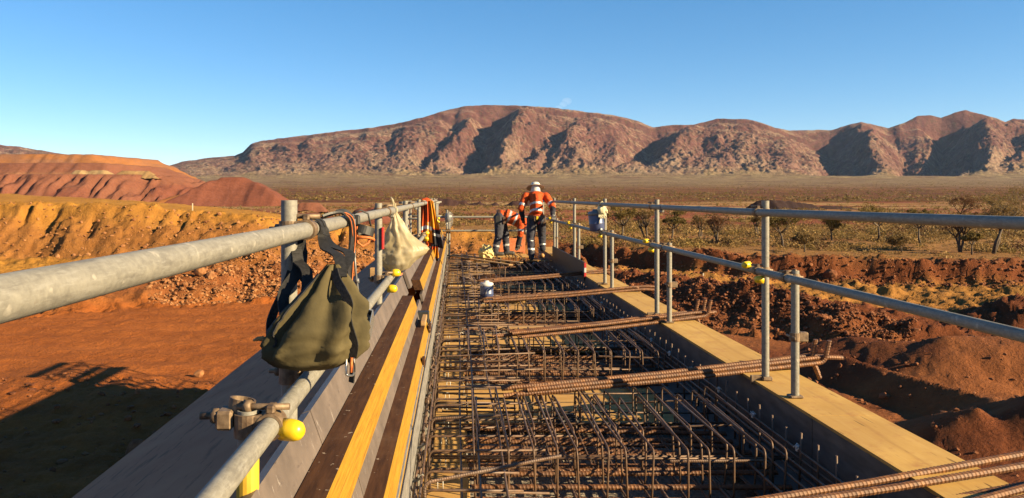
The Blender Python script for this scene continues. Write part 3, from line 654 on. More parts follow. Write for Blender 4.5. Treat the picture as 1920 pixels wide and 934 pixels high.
TREES = [(1168,455,64,3.1,2.6,"leaf_olive","round olive tree with forked trunk behind the blue jug",0),
 (1212,452,68,2.8,1.3,"leaf_dry","thin sparse tree with bent stem beside the olive tree",1),(1259,465,60,2.7,1.9,"leaf_dark","dark round tree on a single straight trunk before the berm",0),
 (1312,448,70,2.5,1.5,"leaf_dry","small dry tree thinning at the top",1),(1343,468,60,2.6,1.5,"leaf_red","leafless upright shrub tree with many stems",1),
 (1468,468,58,3.0,2.3,"leaf_dark","dark spreading tree seen just past the tallest post",0),(1508,478,53,1.4,1.5,"leaf_dry","low bushy tree on the edge of the dark bank",0),
 (1560,450,70,2.4,1.8,"leaf_olive","pale green bushy tree under the top rail",0),(1645,452,68,3.2,3.2,"leaf_olive","wide olive tree with loose crown under the top rail",0),
 (1727,462,62,2.9,1.9,"leaf_dark","dark upright tree with dense crown under the top rail",0),(1690,476,54,1.2,1.7,"leaf_dry","low yellowish shrub on the lip of the dark bank",0),
 (1800,478,54,3.0,2.0,"leaf_red","reddish leafless tree with fine twigs",1),(1862,480,53,3.6,2.6,"leaf_dry","leaning forked tree with bare limbs near the end of the bank",1),
 (1822,478,52,1.5,1.0,"leaf_olive","small bright sapling beside the leafless tree",0),(1880,430,90,5.0,7.0,"leaf_olive","broad tall tree rising above the top rail",0),(1800,420,100,4.0,4.0,"leaf_red","reddish bushy tree beyond the broad tree",0),
 (1905,440,80,3.6,4.0,"leaf_dry","dry yellow tree beside the broad tree",0),(1420,440,78,2.2,1.6,"leaf_dry","thin dry sapling left of the tallest post",1)]
for i, (px, yb, D, h, w, lf, lab, bare) in enumerate(TREES): tree(px, yb, D, h, w, lf, lab, 50+i, bool(bare), lean=(0.25 if px == 1862 else 0.0))
# ground cover: bushes and tussocks nobody could count
def cover(name, n, ymin, ymax, umin, umax, s0, s1, mats, label, quads, cond=None, pw=1.0):
    n = n*2; u = umin+(umax-umin)*RS.rand(n*2); Y = ymin*(ymax/ymin)**(RS.rand(n*2)**pw); X = u*Y
    lim = np.interp(u, PU, PY[:, 5])+0.8; lim = np.where(u < 0.06, np.interp(u, PU, PY[:, 7])-1, lim); ok = (Y > lim)
    cl = fbm(X*0.06, Y*0.06, 4, 301, 0.6); ok &= RS.rand(n*2) < smooth(0.42, 0.62, cl)*0.97+0.03
    if cond is not None: ok &= cond(X, Y)
    n = n//2; X, Y = X[ok][:n], Y[ok][:n]; n = len(X); Z = ground_z(X, Y); S = s0+(s1-s0)*RS.rand(n)**3
    d = RS.normal(size=(n, quads, 3)); d /= np.linalg.norm(d, axis=2)[..., None]; d[..., 2] = np.abs(d[..., 2])
    p = d*(RS.rand(n, quads, 1)**0.4)*np.array([1, 1, 0.75]); a = RS.normal(size=(n, quads, 3)); a /= np.linalg.norm(a, axis=2)[..., None]
    b = np.cross(a, RS.normal(size=(n, quads, 3))); b /= np.linalg.norm(b, axis=2)[..., None]; s = 2.4/np.sqrt(quads)
    q = np.stack([p-a*s*0.5, p-b*s*0.22, p+a*s*0.5, p+b*s*0.22], 2)*S[:, None, None, None]
    q += np.stack([X, Y, Z], -1)[:, None, None, :]; V = q.reshape(-1, 3); F = np.arange(len(V)).reshape(-1, 4)
    mi = np.repeat(RS.randint(0, len(mats), n), quads)
    return tag(place(name, np_mesh(name, V, F, mats, smooth=False, mi=mi)), label, None, kind="stuff")
cover("spinifex_grass", 9500, 46, 150, -0.60, 0.80, 0.12, 0.50, ["spinifex", "leaf_dry", "spinifex"], "straw coloured tussock grass over the plain", 26)
cover("scrub", 2500, 50, 180, -0.1, 0.80, 0.22, 1.15, ["leaf_olive", "leaf_dry", "leaf_dry", "leaf_red", "scrub", "spinifex"], "low scrub bushes on the near plain", 90)
cover("scrub", 5200, 120, 520, -0.62, 0.80, 0.4, 1.3, ["leaf_olive", "scrub", "leaf_dry", "scrub"], "scrub bushes on the middle plain", 16, lambda X, Y: ~((X < -55) & (Y > 300)))
cover("scrub", 9000, 480, 2300, -0.55, 0.82, 0.9, 2.6, ["scrub", "leaf_olive", "leaf_dry"], "far scrub reaching to the hills", 8, lambda X, Y: X > -0.24*Y)
# ------------------------------------------------------------------ bridge deck under construction
Y0, Y1 = -7.0, 18.7
girder = thing("bridge_girder", "concrete bridge girder carrying the deck formwork", "bridge", (0.85, 6, -6.2))
off = Vector((-0.85, -6, 6.2))
def sub(mb): 
    mb.v = [tuple(Vector(p)+off) for p in mb.v]; return mb
mb = MB(); mb.box((-0.62, Y0, -3.25), (2.42, Y1, -1.70)); sub(mb).build("beam", "concrete_rough", girder)
for y in (-5.0, 16.6):
    mb = MB(); mb.box((0.1, y, -8.0), (1.7, y+1.1, -3.26), bev=0.05); sub(mb).build("pier", "concrete", girder)

# soffit: ply strips between the open pockets
soffit = thing("soffit_formwork", "plywood floor boards between the reinforcement pockets", "formwork", (0.9, 6, -1.70))
offs = Vector((-0.9, -6, 1.70))
def sadd(mb, name, mat):
    mb.v = [tuple(Vector(p)+offs) for p in mb.v]; return mb.build(name, mat, soffit)
GR = [1.5+2.5*k for k in range(0, 7)]      # near edges of the hoop groups
def bd(x0, x1, y0, y1, z, mat="soffit_ply"):
    mb = MB(); mb.box((x0, y0, z-0.018), (x1, y1, z), bev=0.003); sadd(mb, "board", mat)
for gy in GR:
    ya, yb = gy+1.44, gy+2.40
    if ya > Y1: continue
    for i in range(3):
        w = (yb-ya)/3; bd(0.085, 1.62, ya+w*i+0.003, ya+w*(i+1)-0.003, -1.60+random.uniform(-.004, .004))
y = 1.4
while y < Y1-0.3:
    l = random.uniform(0.38, 0.62); bd(-0.215, 0.075, y, min(y+l-0.006, Y1), -1.596+random.uniform(-.005, .005)); y += l
y = 1.2
while y < Y1-0.3:
    bd(1.63, 1.995, y, min(y+1.194, Y1), -1.597, "kerb_side"); y += 1.2  # boards along the kerb coloured dark for the shade it throws
for gy in GR[1:5]:                           # loose strip of ply standing at the pocket edge
    bd(0.30, 1.30, gy+1.36, gy+1.43, -1.55)

# right hand kerb form
kerb = thing("kerb_formwork", "yellow plywood kerb form with dark inner face along the guardrail", "formwork", (2.185, 6, -1.70))
offk = Vector((-2.185, -6, 1.70))
def kadd(mb, name, mat, par=None):
    mb.v = [tuple(Vector(p)+offk) for p in mb.v]; return mb.build(name, mat, par or kerb)
ky = [-7.0, -4.1, -1.2, 1.35, 4.32, 7.18, 10.1, 13.0, 15.9, Y1]
for a, b in zip(ky, ky[1:]):
    mb = MB(); dz = random.uniform(-.003, .003); mb.box((2.0, a+0.002, -1.250), (2.375, b-0.002, -1.232+dz)); kadd(mb, "top_board", "kerb_ply")
    mb = MB(); mb.box((2.003, a+0.004, -1.69), (2.021, b-0.004, -1.253), bev=0.002); kadd(mb, "inner_board", "kerb_side")
    mb = MB(); mb.box((2.352, a+0.004, -1.69), (2.37, b-0.004, -1.253), bev=0.002); kadd(mb, "outer_board", "kerb_ply")
for y in np.arange(-6, 18, 0.8):
    mb = MB(); mb.box((2.06, y, -1.66), (2.32, y+0.045, -1.27)); kadd(mb, "stud", "timber_raw")
mb = MB(); mb.box((2.0255, 11.9, -1.30), (2.0455, 15.8, -1.02), bev=0.002); tb = mb.v
mb.v = [(p[0]-0.045, p[1], p[2]) for p in mb.v]; toe = kadd(mb, "toe_board", "black_rubber")
for k, (dz, mt) in enumerate(((0.0, "red_tag"), (0.075, "white_plastic"), (0.15, "red_tag"))):
    mb = MB(); mb.box((1.9765, 11.82, -1.25+dz), (2.006, 11.898, -1.18+dz)); kadd(mb, "barrier_tape", mt)

# left hand edge form: leaning panel, LVL walers, inner steel strip, outer ply wing
edge = thing("edge_formwork", "brown edge formwork with yellow-edged timber walers along the left", "formwork", (-0.4, 6, -1.70))
offe = Vector((0.4, -6, 1.70))
def eadd(mb, name, mat, par=None):
    mb.v = [tuple(Vector(p)+offe) for p in mb.v]; return mb.build(name, mat, par or edge)
ES = 0.80
def waler(poly, y0, y1):
    poly = [(p[0]*ES, p[1]*ES) for p in poly]; mb = MB(); mb.prism(poly, y0, y1, 0, [0, 1, 0, 1]); return eadd(mb, "waler", ["lvl_face", "lvl_edge"])
T1 = [(-.528, -.985), (-.425, -.988), (-.385, -1.108), (-.490, -1.104)]
T2 = [(-.374, -1.196), (-.289, -1.203), (-.246, -1.312), (-.332, -1.304)]
for a, b in ((-7, 0.25), (0.26, 6.1), (7.24, 10.4), (10.6, 18.4)): waler(T1, a, b)
for a, b in ((-7, 0.7), (0.71, 5.96), (6.28, 8.3), (8.32, 11.4), (11.6, 18.4)): waler(T2, a, b)
def lean(p0, p1, th, y0, y1, mat, name):
    p0 = (p0[0]*ES, p0[1]*ES); p1 = (p1[0]*ES, p1[1]*ES)
    d = Vector((p1[0]-p0[0], 0, p1[1]-p0[1])).normalized(); n = Vector((d.z, 0, -d.x))
    if n.x > 0: n = -n
    q0 = (p0[0]+n.x*th, p0[1]+n.z*th); q1 = (p1[0]+n.x*th, p1[1]+n.z*th)
    mb = MB(); mb.prism([p0, p1, q1, q0][::1], y0, y1); return eadd(mb, name, mat)
for a, b in ((-7, -1.8), (-1.79, 2.44), (2.45, 6.64), (7.0, 10.4), (10.41, 18.5)):
    lean((-.580, -.853), (-.512, -1.045), .028, a, b, "form_face", "panel")
    lean((-.390, -1.114), (-.360, -1.225), .022, a, b, "form_face", "panel")
for a, b in ((-7, -.6), (-.59, 1.8), (1.81, 4.2), (4.21, 6.6), (6.61, 9.0), (9.01, 11.4), (11.41, 13.8), (13.81, 16.2), (16.21, 18.5)):
    lean((-.248, -1.286), (-.226/ES, -1.69/ES), .012, a, b, "form_silver", "steel_strip")
    mb = MB(); mb.box((-0.47, a, -1.69), (-0.40, b, -1.13)); eadd(mb, "backing", "timber_raw")
for a, b in ((-7, -3.4), (-3.395, 0.55), (0.555, 4.3), (4.305, 8.1), (8.105, 11.9), (11.905, 15.6), (15.605, 18.6)):
    lean((-1.885, -1.507), (-.606, -.888), .018, a, b, "film_ply", "wing_sheet")
    mb = MB(); mb.prism([(-1.28, -1.136), (-.528, -.773), (-.528, -1.69), (-.70, -1.69)], (a+b)/2-.03, (a+b)/2+.03); eadd(mb, "bracket", "timber_raw")
# flat dark ovals on the wing sheets, a proud batten along its seam
def wing(t, y, lift=0.002): return Vector((ES*(-1.885+1.279*t), y, ES*(-1.507+0.619*t)))+Vector((-0.436, 0, 0.9))*lift
for (t, y) in ((0.62, 2.05), (0.70, 2.75), (0.76, 3.35), (0.45, 2.3), (0.55, 4.6), (0.7, 5.5), (0.6, 7.3)):
    mb = MB(); pts = []
    for k in range(12):
        an = 2*math.pi*k/12; pts.append(wing(t+0.018*math.cos(an)*(1), y+0.085*math.sin(an)+0.02*math.cos(an), 0.0035))
    pts2 = [p+Vector((0, 0, -0.0025)) for p in pts]; mb.add(pts+pts2, [tuple(range(12))]+[(i, (i+1) % 12, 12+(i+1) % 12, 12+i) for i in range(12)]); eadd(mb, "dark_oval", "black_rubber")
mb = MB(); a_ = wing(0.47, -2, 0.006); b_ = wing(0.47, 18, 0.006); mb.tube([a_, b_], 0.004, 6); eadd(mb, "seam_bead", "black_rubber")
mb = MB(); a_ = wing(0.80, -2, 0.004); b_ = wing(0.80, 18, 0.004); mb.tube([a_, b_], 0.003, 6); eadd(mb, "seam_bead", "black_rubber")
# clips along the steel strip
clip = MB(); clip.box((-0.004, -.012, -.012), (.042, .012, .0)); clip.box((.030, -.018, -.03), (.040, .018, .016)); clip.tube([(0, 0, -.006), (.06, .0, .018)], .006, 6)
clip_me = clip.mesh("clip", "galvanised")
for y in np.arange(1.7, 18.3, 0.42):
    place("clip", clip_me, edge, Vector((-0.218, y+random.uniform(-.05, .05), -1.40+random.uniform(-.02, .02)))+offe, (0, 0, random.uniform(-.3, .3)))
# blocking where the walers break
for (x, y, z, sx, sy, sz, mt) in ((-.33, 7.66, -1.21, .10, .10, .10, "black_rubber"), (-.30, 7.2, -1.16, .035, .34, .035, "timber_raw"), (-.25, 5.9, -1.27, .02, .09, .05, "lvl_face"), (-.25, 7.3, -1.25, .02, .16, .05, "lvl_face")):
    x, y, z = x*ES, y*ES, z*ES; mb = MB(); mb.box((x-sx/2, y-sy/2, z-sz/2), (x+sx/2, y+sy/2, z+sz/2), bev=.004); eadd(mb, "packer", mt)

# ------------------------------------------------------------------ scaffold tube guardrails
def coupler_mesh(sx):
    # rail along Y at origin, post along Z on the side sx
    c = MB(); px = 0.0525*sx
    c.ring((0, 0, 0), (0, 1, 0), 0.0243, 0.0305, 0.052, 18); c.ring((px, 0.0, 0), (0, 0, 1), 0.0243, 0.0305, 0.052, 18)
    c.box((px*0.5-.012, -.024, -.026), (px*0.5+.012, .024, .026), bev=.004)
    c.box((-.010, -.020, .027), (.010, .020, .046), bev=.004); c.box((px-.009, .028, -.016), (px+.009, .050, .016), bev=.004)
    return c.mesh("coupler", "coupler_steel")
def bolt_mesh(sx):
    c = MB(); px = 0.0525*sx
    c.tube([(-.04*sx, 0, .040), (.075*sx, 0, .040)], .0075, 8); c.tube([(.045*sx, 0, .040), (.062*sx, 0, .040)], .0155, 6)
    c.tube([(px-.03*sx, .044, 0), (px+.07*sx, .044, 0)], .0075, 8); c.tube([(px+.035*sx, .044, 0), (px+.052*sx, .044, 0)], .0155, 6)
    return c.mesh("bolt", "coupler_steel")
COUP = {s: coupler_mesh(s) for s in (-1, 1)}; BOLT = {s: bolt_mesh(s) for s in (-1, 1)}
capm = MB(); M = Matrix.Rotation(math.radians(90), 3, 'Y')
capm.lathe([(0.0, .034), (.012, .032), (.021, .024), (.0245, .012), (.0255, 0), (.0255, -.024), (0.0, -.0245)], seg=18, M=M); cap_me = capm.mesh("safety_cap", "yellow_plastic")
def rail_tube(name, pts, parent, o, r=0.02415, sides=22, mat="galvanised"):
    mb = MB(); n = 40; P = []
    for a, b in zip(pts, pts[1:]):
        a, b = Vector(a), Vector(b)
        for k in range(n): P.append(a.lerp(b, k/n))
    P.append(Vector(pts[-1])); mb.tube([p-o for p in P], r, sides, cap=False)
    # open ends show the wall of the tube
    for e, q in ((P[0], P[1]), (P[-1], P[-2])):
        ax = (Vector(q)-Vector(e)).normalized(); mb.ring(Vector(e)-o+ax*.02, ax, r*.84, r*.998, .04, sides); mb.tube([Vector(e)-o+ax*.04, Vector(e)-o+ax*.042], r*.9, sides, 0)
    return mb.build(name, mat, parent)
def sleeve(parent, p):  # joining sleeve on a rail
    mb = MB(); mb.ring(p, (0, 1, 0), .0244, .0292, .11, 18); mb.box((p[0]-.012, p[1]-.05, p[2]-.05), (p[0]+.012, p[1]+.05, p[2]-.029), bev=.004); mb.build("sleeve", "galvanised", parent)
# right
rr = thing("guardrail", "right hand tube guardrail with tall and short posts on the kerb form", "guardrail", (2.075, 6, -1.232)); o = Vector((2.075, 6, -1.232))
RZ = lambda y: -.108+0.0065*max(0, 5.15-y)
rail_tube("top_rail", [(2.02, -6.8, -.05), (2.02, 5.15, -.108), (2.02, 18.55, -.112)], rr, o)
rail_tube("mid_rail", [(2.02, -6.8, -.485), (2.02, 5.15, -.50), (2.02, 18.55, -.505)], rr, o)
for y in (-6.2, -3.2, -.4, 2.35, 5.15, 7.93, 10.70, 13.45, 16.2, 18.3):
    rail_tube("post", [(2.0745, y, -1.60), (2.0745, y, -.034)] if y != 5.15 else [(2.0745, y, -1.60), (2.0745, y, -.030)], rr, o)
    for z, yo in ((RZ(y), 0), (-.50, 0)):
        c_ = place("coupler", COUP[1], rr, Vector((2.02, y+yo, z))-o); place("bolt", BOLT[1], c_)
    place("safety_cap", cap_me, rr, Vector((1.985, y+.10, -.470))-o, (0, math.pi, 0.3)); place("safety_cap", cap_me, rr, Vector((1.985, y-.13, -.545))-o, (0, math.pi, -.2))
    mb = MB(); mb.box((2.045, y-.04, -1.231), (2.110, y+.04, -1.205), bev=.006); mb.box((1.975, y-.012, -1.26), (2.05, y+.012, -1.20), bev=.004)
    mb.v = [tuple(Vector(p)-o) for p in mb.v]; mb.build("base_clamp", "coupler_steel", rr)
for y in (-.8, 1.95, 4.70, 7.47, 10.22, 12.98, 15.8):
    rail_tube("short_post", [(2.075, y, -1.231), (2.075, y, -.455)], rr, o)
    c_ = place("coupler", COUP[1], rr, Vector((2.02, y, -.50))-o); place("bolt", BOLT[1], c_)
    mb = MB(); mb.box((2.035, y-.035, -1.231), (2.115, y+.035, -1.216), bev=.005); mb.v = [tuple(Vector(p)-o) for p in mb.v]; mb.build("base_plate", "coupler_steel", rr)
    mb = MB(); mb.ring((2.075, y, -.86), (0, 0, 1), .0243, .031, .05, 16); mb.box((2.095, y-.02, -.89), (2.15, y+.02, -.83), bev=.006); mb.tube([(2.05, y-.07, -.86), (2.05, y+.06, -.86)], .008, 8)
    mb.v = [tuple(Vector(p)-o) for p in mb.v]; mb.build("swivel_clamp", "coupler_steel", rr)
for y in (7.55, 13.1): sleeve(rr, Vector((2.02, y, -.11))-o)
# left
lr = thing("guardrail", "left hand weathered tube guardrail hung with bags and straps", "guardrail", (-.50, 6, -1.0)); o = Vector((-.50, 6, -1.0))
rail_tube("top_rail", [(-.447, -6.8, -.098), (-.447, 2.3, -.101), (-.447, 17.6, -.098)], lr, o)
rail_tube("mid_rail", [(-.432, -6.8, -.535), (-.432, 2.4, -.535), (-.432, 17.6, -.530)], lr, o)
LP = (-5.9, -3.1, -.45, 2.30, 4.95, 7.60, 10.35, 13.1, 15.6, 17.3)
for y in LP:
    rail_tube("post", [(-.4995, y, -1.18), (-.4995, y, -.012 if y == 2.30 else -.045)], lr, o)
    c_ = place("coupler", COUP[-1], lr, Vector((-.447, y, -.100))-o); place("bolt", BOLT[-1], c_)
    c_ = place("coupler", COUP[-1], lr, Vector((-.432-.015, y, -.533))-o); place("bolt", BOLT[-1], c_)
    place("safety_cap", cap_me, lr, Vector((-.395, y+.06, -.50))-o, (0, 0, .2)); 
    if y != 2.30: place("safety_cap", cap_me, lr, Vector((-.395, y-.22, -.57))-o, (0, 0, -.2))
for y in (1.80, 7.25, 9.9, 12.7, 15.2):
    rail_tube("short_post", [(-.488, y, -1.25), (-.488, y, -.50)], lr, o, mat="galvanised")
    c_ = place("coupler", COUP[-1], lr, Vector((-.432, y, -.535))-o, None, (1.05, 1.05, 1.05)); place("bolt", BOLT[-1], c_)
    place("safety_cap", cap_me, lr, Vector((-.385, y-.01, -.545))-o, (0, 0, -.35))
mb = MB(); mb.ring((-.488, 1.80, -.72), (0, 0, 1), .0243, .0262, .22, 18); mb.v = [tuple(Vector(p)-o) for p in mb.v]; mb.build("painted_band", "yellow_paint", lr)
# open swivel jaw left of the near coupler
mb = MB(); mb.ring((-.512, 1.83, -.505), (0.2, 0.1, 1), .026, .031, .045, 18); mb.tube([(-.60, 1.80, -.515), (-.53, 1.81, -.515)], .009, 8); mb.tube([(-.572, 1.80, -.515), (-.556, 1.80, -.515)], .018, 6); mb.box((-.56, 1.78, -.545), (-.52, 1.84, -.50), bev=.006)
mb.v = [tuple(Vector(p)-o) for p in mb.v]; mb.build("swivel_jaw", "coupler_steel", lr)
mb = MB(); mb.box((-.565, 5.02, -.56), (-.525, 5.08, -.47), bev=.004); mb.v = [tuple(Vector(p)-o) for p in mb.v]; mb.build("packing_block", "timber_raw", lr)
for y in (5.42, 8.6, 12.2): sleeve(lr, Vector((-.447, y, -.10))-o)
mb = MB(); mb.box((-.475, 4.915, -.34), (-.466, 4.985, -.20)); mb.v = [tuple(Vector(p)-o) for p in mb.v]; mb.build("scaffold_tag", "red_tag", lr)
# end
er = thing("guardrail", "end guardrail of two tubes across the far end of the deck", "guardrail", (0.9, 18.5, -1.60)); o = Vector((0.9, 18.5, -1.60))
for z in (-.50, -.83): rail_tube("cross_rail", [(-.50, 18.47, z), (2.02, 18.47, z-.0)], er, o)
for x in (-.215, -.16, 1.0, 1.06):
    rail_tube("post", [(x, 18.53, -1.60), (x, 18.53, -.33 if x in (-.215, 1.0) else -.38)], er, o)
    for z in (-.50, -.83):
        c_ = place("coupler", COUP[1], er, Vector((x, 18.47, z))-o, (0, 0, math.pi/2)); place("bolt", BOLT[1], c_)
# landing with boards and braces, added outside the left end to cast a lattice shadow
ld = thing("added_landing", "braced tube landing with boards, added outside the left deck end to cast a lattice shadow", "scaffold", (-.85, 20.0, -6.2)); o = Vector((-.85, 20.0, -6.2))
def lt(a, b, n="brace", r=.02415):
    mb = MB(); mb.tube([Vector(a)-o, Vector(b)-o], r, 10); mb.build(n, "galvanised", ld)
for x in (-1.25, -.55):
    for y in (18.85, 20.0, 21.2): lt((x, y, -6.4), (x, y, -.12), "standard")
for x in (-1.30, -.50):
    for z in (-.16, -.55): lt((x, 18.7, z), (x, 21.4, z), "rail")
    lt((x, 18.85, -1.05), (x, 20.0, -.14)); lt((x, 20.0, -.14), (x, 21.2, -1.05)); lt((x, 18.85, -.14), (x, 20.0, -1.05)); lt((x, 20.0, -1.05), (x, 21.2, -.14))
for y in (18.80, 21.25): lt((-1.4, y, -.16), (-.4, y, -.16), "rail"); lt((-1.4, y, -.55), (-.4, y, -.55), "rail"); lt((-1.25, y, -3.0), (-.55, y, -1.1))
for i in range(3):
    mb = MB(); mb.box((-1.22+i*.225, 18.6, -1.10), (-1.01+i*.225, 21.5, -1.062), bev=.003); mb.v = [tuple(Vector(p)-o) for p in mb.v]; mb.build("scaffold_board", "timber_raw", ld)
for z in (-1.055, -.36):
    mb = MB(); mb.box((-1.345, 18.7, z), (-1.307, 21.4, z+.17), bev=.003); mb.v = [tuple(Vector(p)-o) for p in mb.v]; mb.build("toe_board", "timber_raw", ld)
# unseen scaffold added below the far end, meant for a lattice in the shadow
sc = thing("added_scaffold", "unseen tube scaffold with diagonal braces, added under the far end of the deck", "scaffold", (0.9, 19.8, -6.2)); o = Vector((0.9, 19.8, -6.2))
def st(a, b, n="brace"): 
    mb = MB(); mb.tube([Vector(a)-o, Vector(b)-o], .02415, 10); mb.build(n, "galvanised", sc)
for x in (-.1, 2.1):
    for y in (18.95, 20.6): st((x, y, -6.4), (x, y, -2.0), "standard")
for z in (-2.1, -3.2, -4.6):
    for y in (18.9, 20.65): st((-.4, y, z), (2.4, y, z), "ledger")
    for x in (-.15, 2.15): st((x, 18.7, z), (x, 20.8, z), "transom")
for y in (18.9, 20.65):
    for z in (-6.0, -4.6, -3.2): st((-.1, y, z), (2.1, y, z+1.3)); 
# ------------------------------------------------------------------ reinforcement cage tied over the pockets
cage = thing("reinforcement_cage", "rusty tied steel reinforcement cage filling the deck between the forms", "rebar", (0.9, 6, -1.70)); oc = Vector((0.9, 6, -1.70))
def hoop_mesh(L, H, r=.0058):
    pts = [(0, L/2, 0), (0, 0, 0), (0, 0, H), (0, L, H), (0, L, 0), (0, L/2, 0)]
    mb = MB(); mb.tube(fillet(pts, .035, 3), r, 6, cap=False); return mb.mesh("hoop", "rebar_thin")
HM = [hoop_mesh(1.30, .262), hoop_mesh(1.0, .240), hoop_mesh(0.72, .250)]
for gi, gy in enumerate(GR[1:]):
    xs = np.arange(0.12, 1.80, 0.132); xs = xs + np.array([random.uniform(-.03, .03) for _ in xs])
    for i, x in enumerate(xs):
        if gi >= 4 and i % 4 == 3: continue
        for k, (dy, me) in enumerate(((0, HM[0]), (.20, HM[1]), (.42, HM[2]))):
            if gi >= 3 and k == 2: continue
            place("hoop", me, cage, Vector((x+.016*k, gy-0.02+dy*random.uniform(.8, 1.1), -1.575+random.uniform(-.006, .006)))-oc, (random.uniform(-.012, .012), random.uniform(-.05, .05), random.uniform(-.03, .03)))
# thick ribbed bars on the floor of the pockets, plain and hidden ones lighter
def bar_mesh(L, r, pitch=None, name="cross_bar", mat="rebar", sides=8):
    mb = MB(); p = [(0, 0, 0), (L, 0, 0)]
    if pitch: ribbed(mb, p, r, pitch, sides)
    else: mb.tube(p, r, sides)
    return mb.mesh(name, mat)
B_r = bar_mesh(1.72, .0150, .020); B_p = bar_mesh(1.72, .0150)
for gi, gy in enumerate(GR[:7]):
    for k in range(12 if gi else 9):
        y = gy+0.03+k*.108+random.uniform(-.02, .02)
        if y > 18: continue
        place("bottom_bar", B_r if gi < 4 else B_p, cage, Vector((.06+random.uniform(-.03, .05), y, -1.60+random.uniform(-.01, .04)+0.02))-oc, (0, random.uniform(-.02, .02), random.uniform(-.05, .05)))
T_p = bar_mesh(1.98, .0065, None, "top_bar", "rebar_thin", 6)
for y in np.arange(2.7, 17.8, .21):
    if ((y-1.5) % 2.5) > 1.40 and random.random() < .85: continue
    if random.random() < .45: continue
    place("top_bar", T_p, cage, Vector((-.12+random.uniform(-.03, .03), y+random.uniform(-.04, .04), random.choice((-1.535, -1.50, -1.47, -1.43))))-oc, (0, random.uniform(-.008, .008), random.uniform(-.03, .03)))
# U bars with bent corner at the left edge
def ubar(L, r=.0065, rib=False, drop=.22):
    mb = MB(); p = fillet([(0, 0, -drop), (0, 0, 0), (L, 0, 0)], .04, 4)
    if rib: ribbed(mb, p, r, .012, 7)
    else: mb.tube(p, r, 7)
    return mb.mesh("edge_bar", "rebar_thin")
UB = [ubar(.46), ubar(.62), ubar(.82), ubar(.55, .0075, True), ubar(.72, .0085, True)]
y = 2.4; nU = 0
while y < 18.2:
    near = y < 8
    for lay in range(2):
        me = UB[random.choice([0, 1, 2, 3] if near else [0, 1, 2])]
        z = -1.350+random.uniform(-.015, .01) if lay == 0 else -1.44+random.uniform(-.05, .04)
        place("edge_bar", me, cage, Vector((-.152+random.uniform(-.008, .01)-.0*lay, y+lay*.06+random.uniform(-.02, .02), z))-oc, (0, random.uniform(-.035, .01), random.uniform(-.05, .05))); nU += 1
    y += random.uniform(.19, .31)
place("edge_bar", UB[4], cage, Vector((-.147, 3.52, -1.315))-oc, (0, -.04, .40)); 
# same U bars at the kerb side, turned round
for y in (2.9, 3.52, 4.15, 4.62, 5.35, 6.0, 6.55, 7.3, 7.95, 8.6, 9.4, 10.3, 11.2, 12.2, 13.4):
    place("edge_bar", UB[random.choice((1, 2, 2, 3))], cage, Vector((1.74+random.uniform(-.05, .05), y, -1.40+random.uniform(-.03, .03)))-oc, (0, random.uniform(-.02, .03), math.pi+random.uniform(-.10, .10)))
# longitudinal bars
def longbar(x, z, r, ya=1.6, yb=18.3, name="long_bar", mat="rebar_thin", n=18, wob=.008):
    mb = MB(); ys = np.linspace(ya, yb, n); mb.tube([Vector((x+random.uniform(-wob, wob), yy, z+random.uniform(-wob, wob)))-oc for yy in ys], r, 7); mb.build(name, mat, cage)
for (x, z) in ((-.165, -1.37), (-.160, -1.45), (-.163, -1.53), (-.195, -1.40), (-.198, -1.50), (.03, -1.42), (.12, -1.36), (.24, -1.365)): longbar(x, z, .007)
for (x, z) in ((1.845, -1.365), (1.85, -1.50), (1.60, -1.46), (1.72, -1.44), (1.79, -1.41), (1.66, -1.52), (1.90, -1.45)): longbar(x, z, .007, wob=.004)
longbar(.62, -1.575, .009); longbar(1.1, -1.575, .009); longbar(1.42, -1.575, .009)
stub = MB(); stub.tube([(0, 0, -.32), (0, 0, 0)], .0062, 6); stub_me = stub.mesh("stub_bar", "rebar_thin")
hook = MB(); hook.tube(fillet([(0, 0, -.32), (0, 0, 0), (.0, .055, 0), (0, .055, -.06)], .02, 3), .006, 6); hook_me = hook.mesh("stub_bar", "rebar_thin")
y = 2.6
while y < 18.2:
    place("stub_bar", stub_me, cage, Vector((1.853, y, -1.275+random.uniform(-.02, .012)))-oc, (random.uniform(-.06, .06), random.uniform(-.05, .05), 0)); y += .19
y = 2.2
while y < 17:
    place("stub_bar", hook_me if random.random() < .6 else stub_me, cage, Vector((-.185+random.uniform(-.012, .008), y, -1.37+random.uniform(-.03, .03)))-oc, (random.uniform(-.12, .12), random.uniform(-.06, .03), random.uniform(-.4, .4))); y += random.uniform(.10, .17)
# plastic bar chairs
chair = MB(); chair.box((-.009, -.009, -.03), (.009, .009, .002), bev=.003); chair.tube([(-.02, 0, -.01), (0, 0, .012), (.02, 0, -.008)], .003, 6); chair.tube([(.0, -.03, .006), (0, 0, -.012), (0, .03, .004)], .003, 6)
chair_me = chair.mesh("bar_chair", "white_plastic")
for y in np.arange(2.9, 17.5, .62): place("bar_chair", chair_me, cage, Vector((1.84, y, -1.345))-oc, (0, 0, random.uniform(-.5, .5)))
ch2 = MB(); ch2.tube(fillet([(0, 0, -.05), (0, 0, 0), (.03, 0, 0), (.03, 0, -.05)], .012, 3), .003, 6); ch2_me = ch2.mesh("bar_chair", "white_plastic")
for y in np.arange(2.7, 16, .37):
    place("bar_chair", ch2_me, cage, Vector((-.105+random.uniform(0, .03), y, -1.545))-oc, (0, 0, random.uniform(-.3, .3)))
    if random.random() < .5: place("bar_chair", ch2_me, cage, Vector((.04+random.uniform(0, .05), y+.1, -1.545))-oc, (0, 0, random.uniform(-.3, .3)))

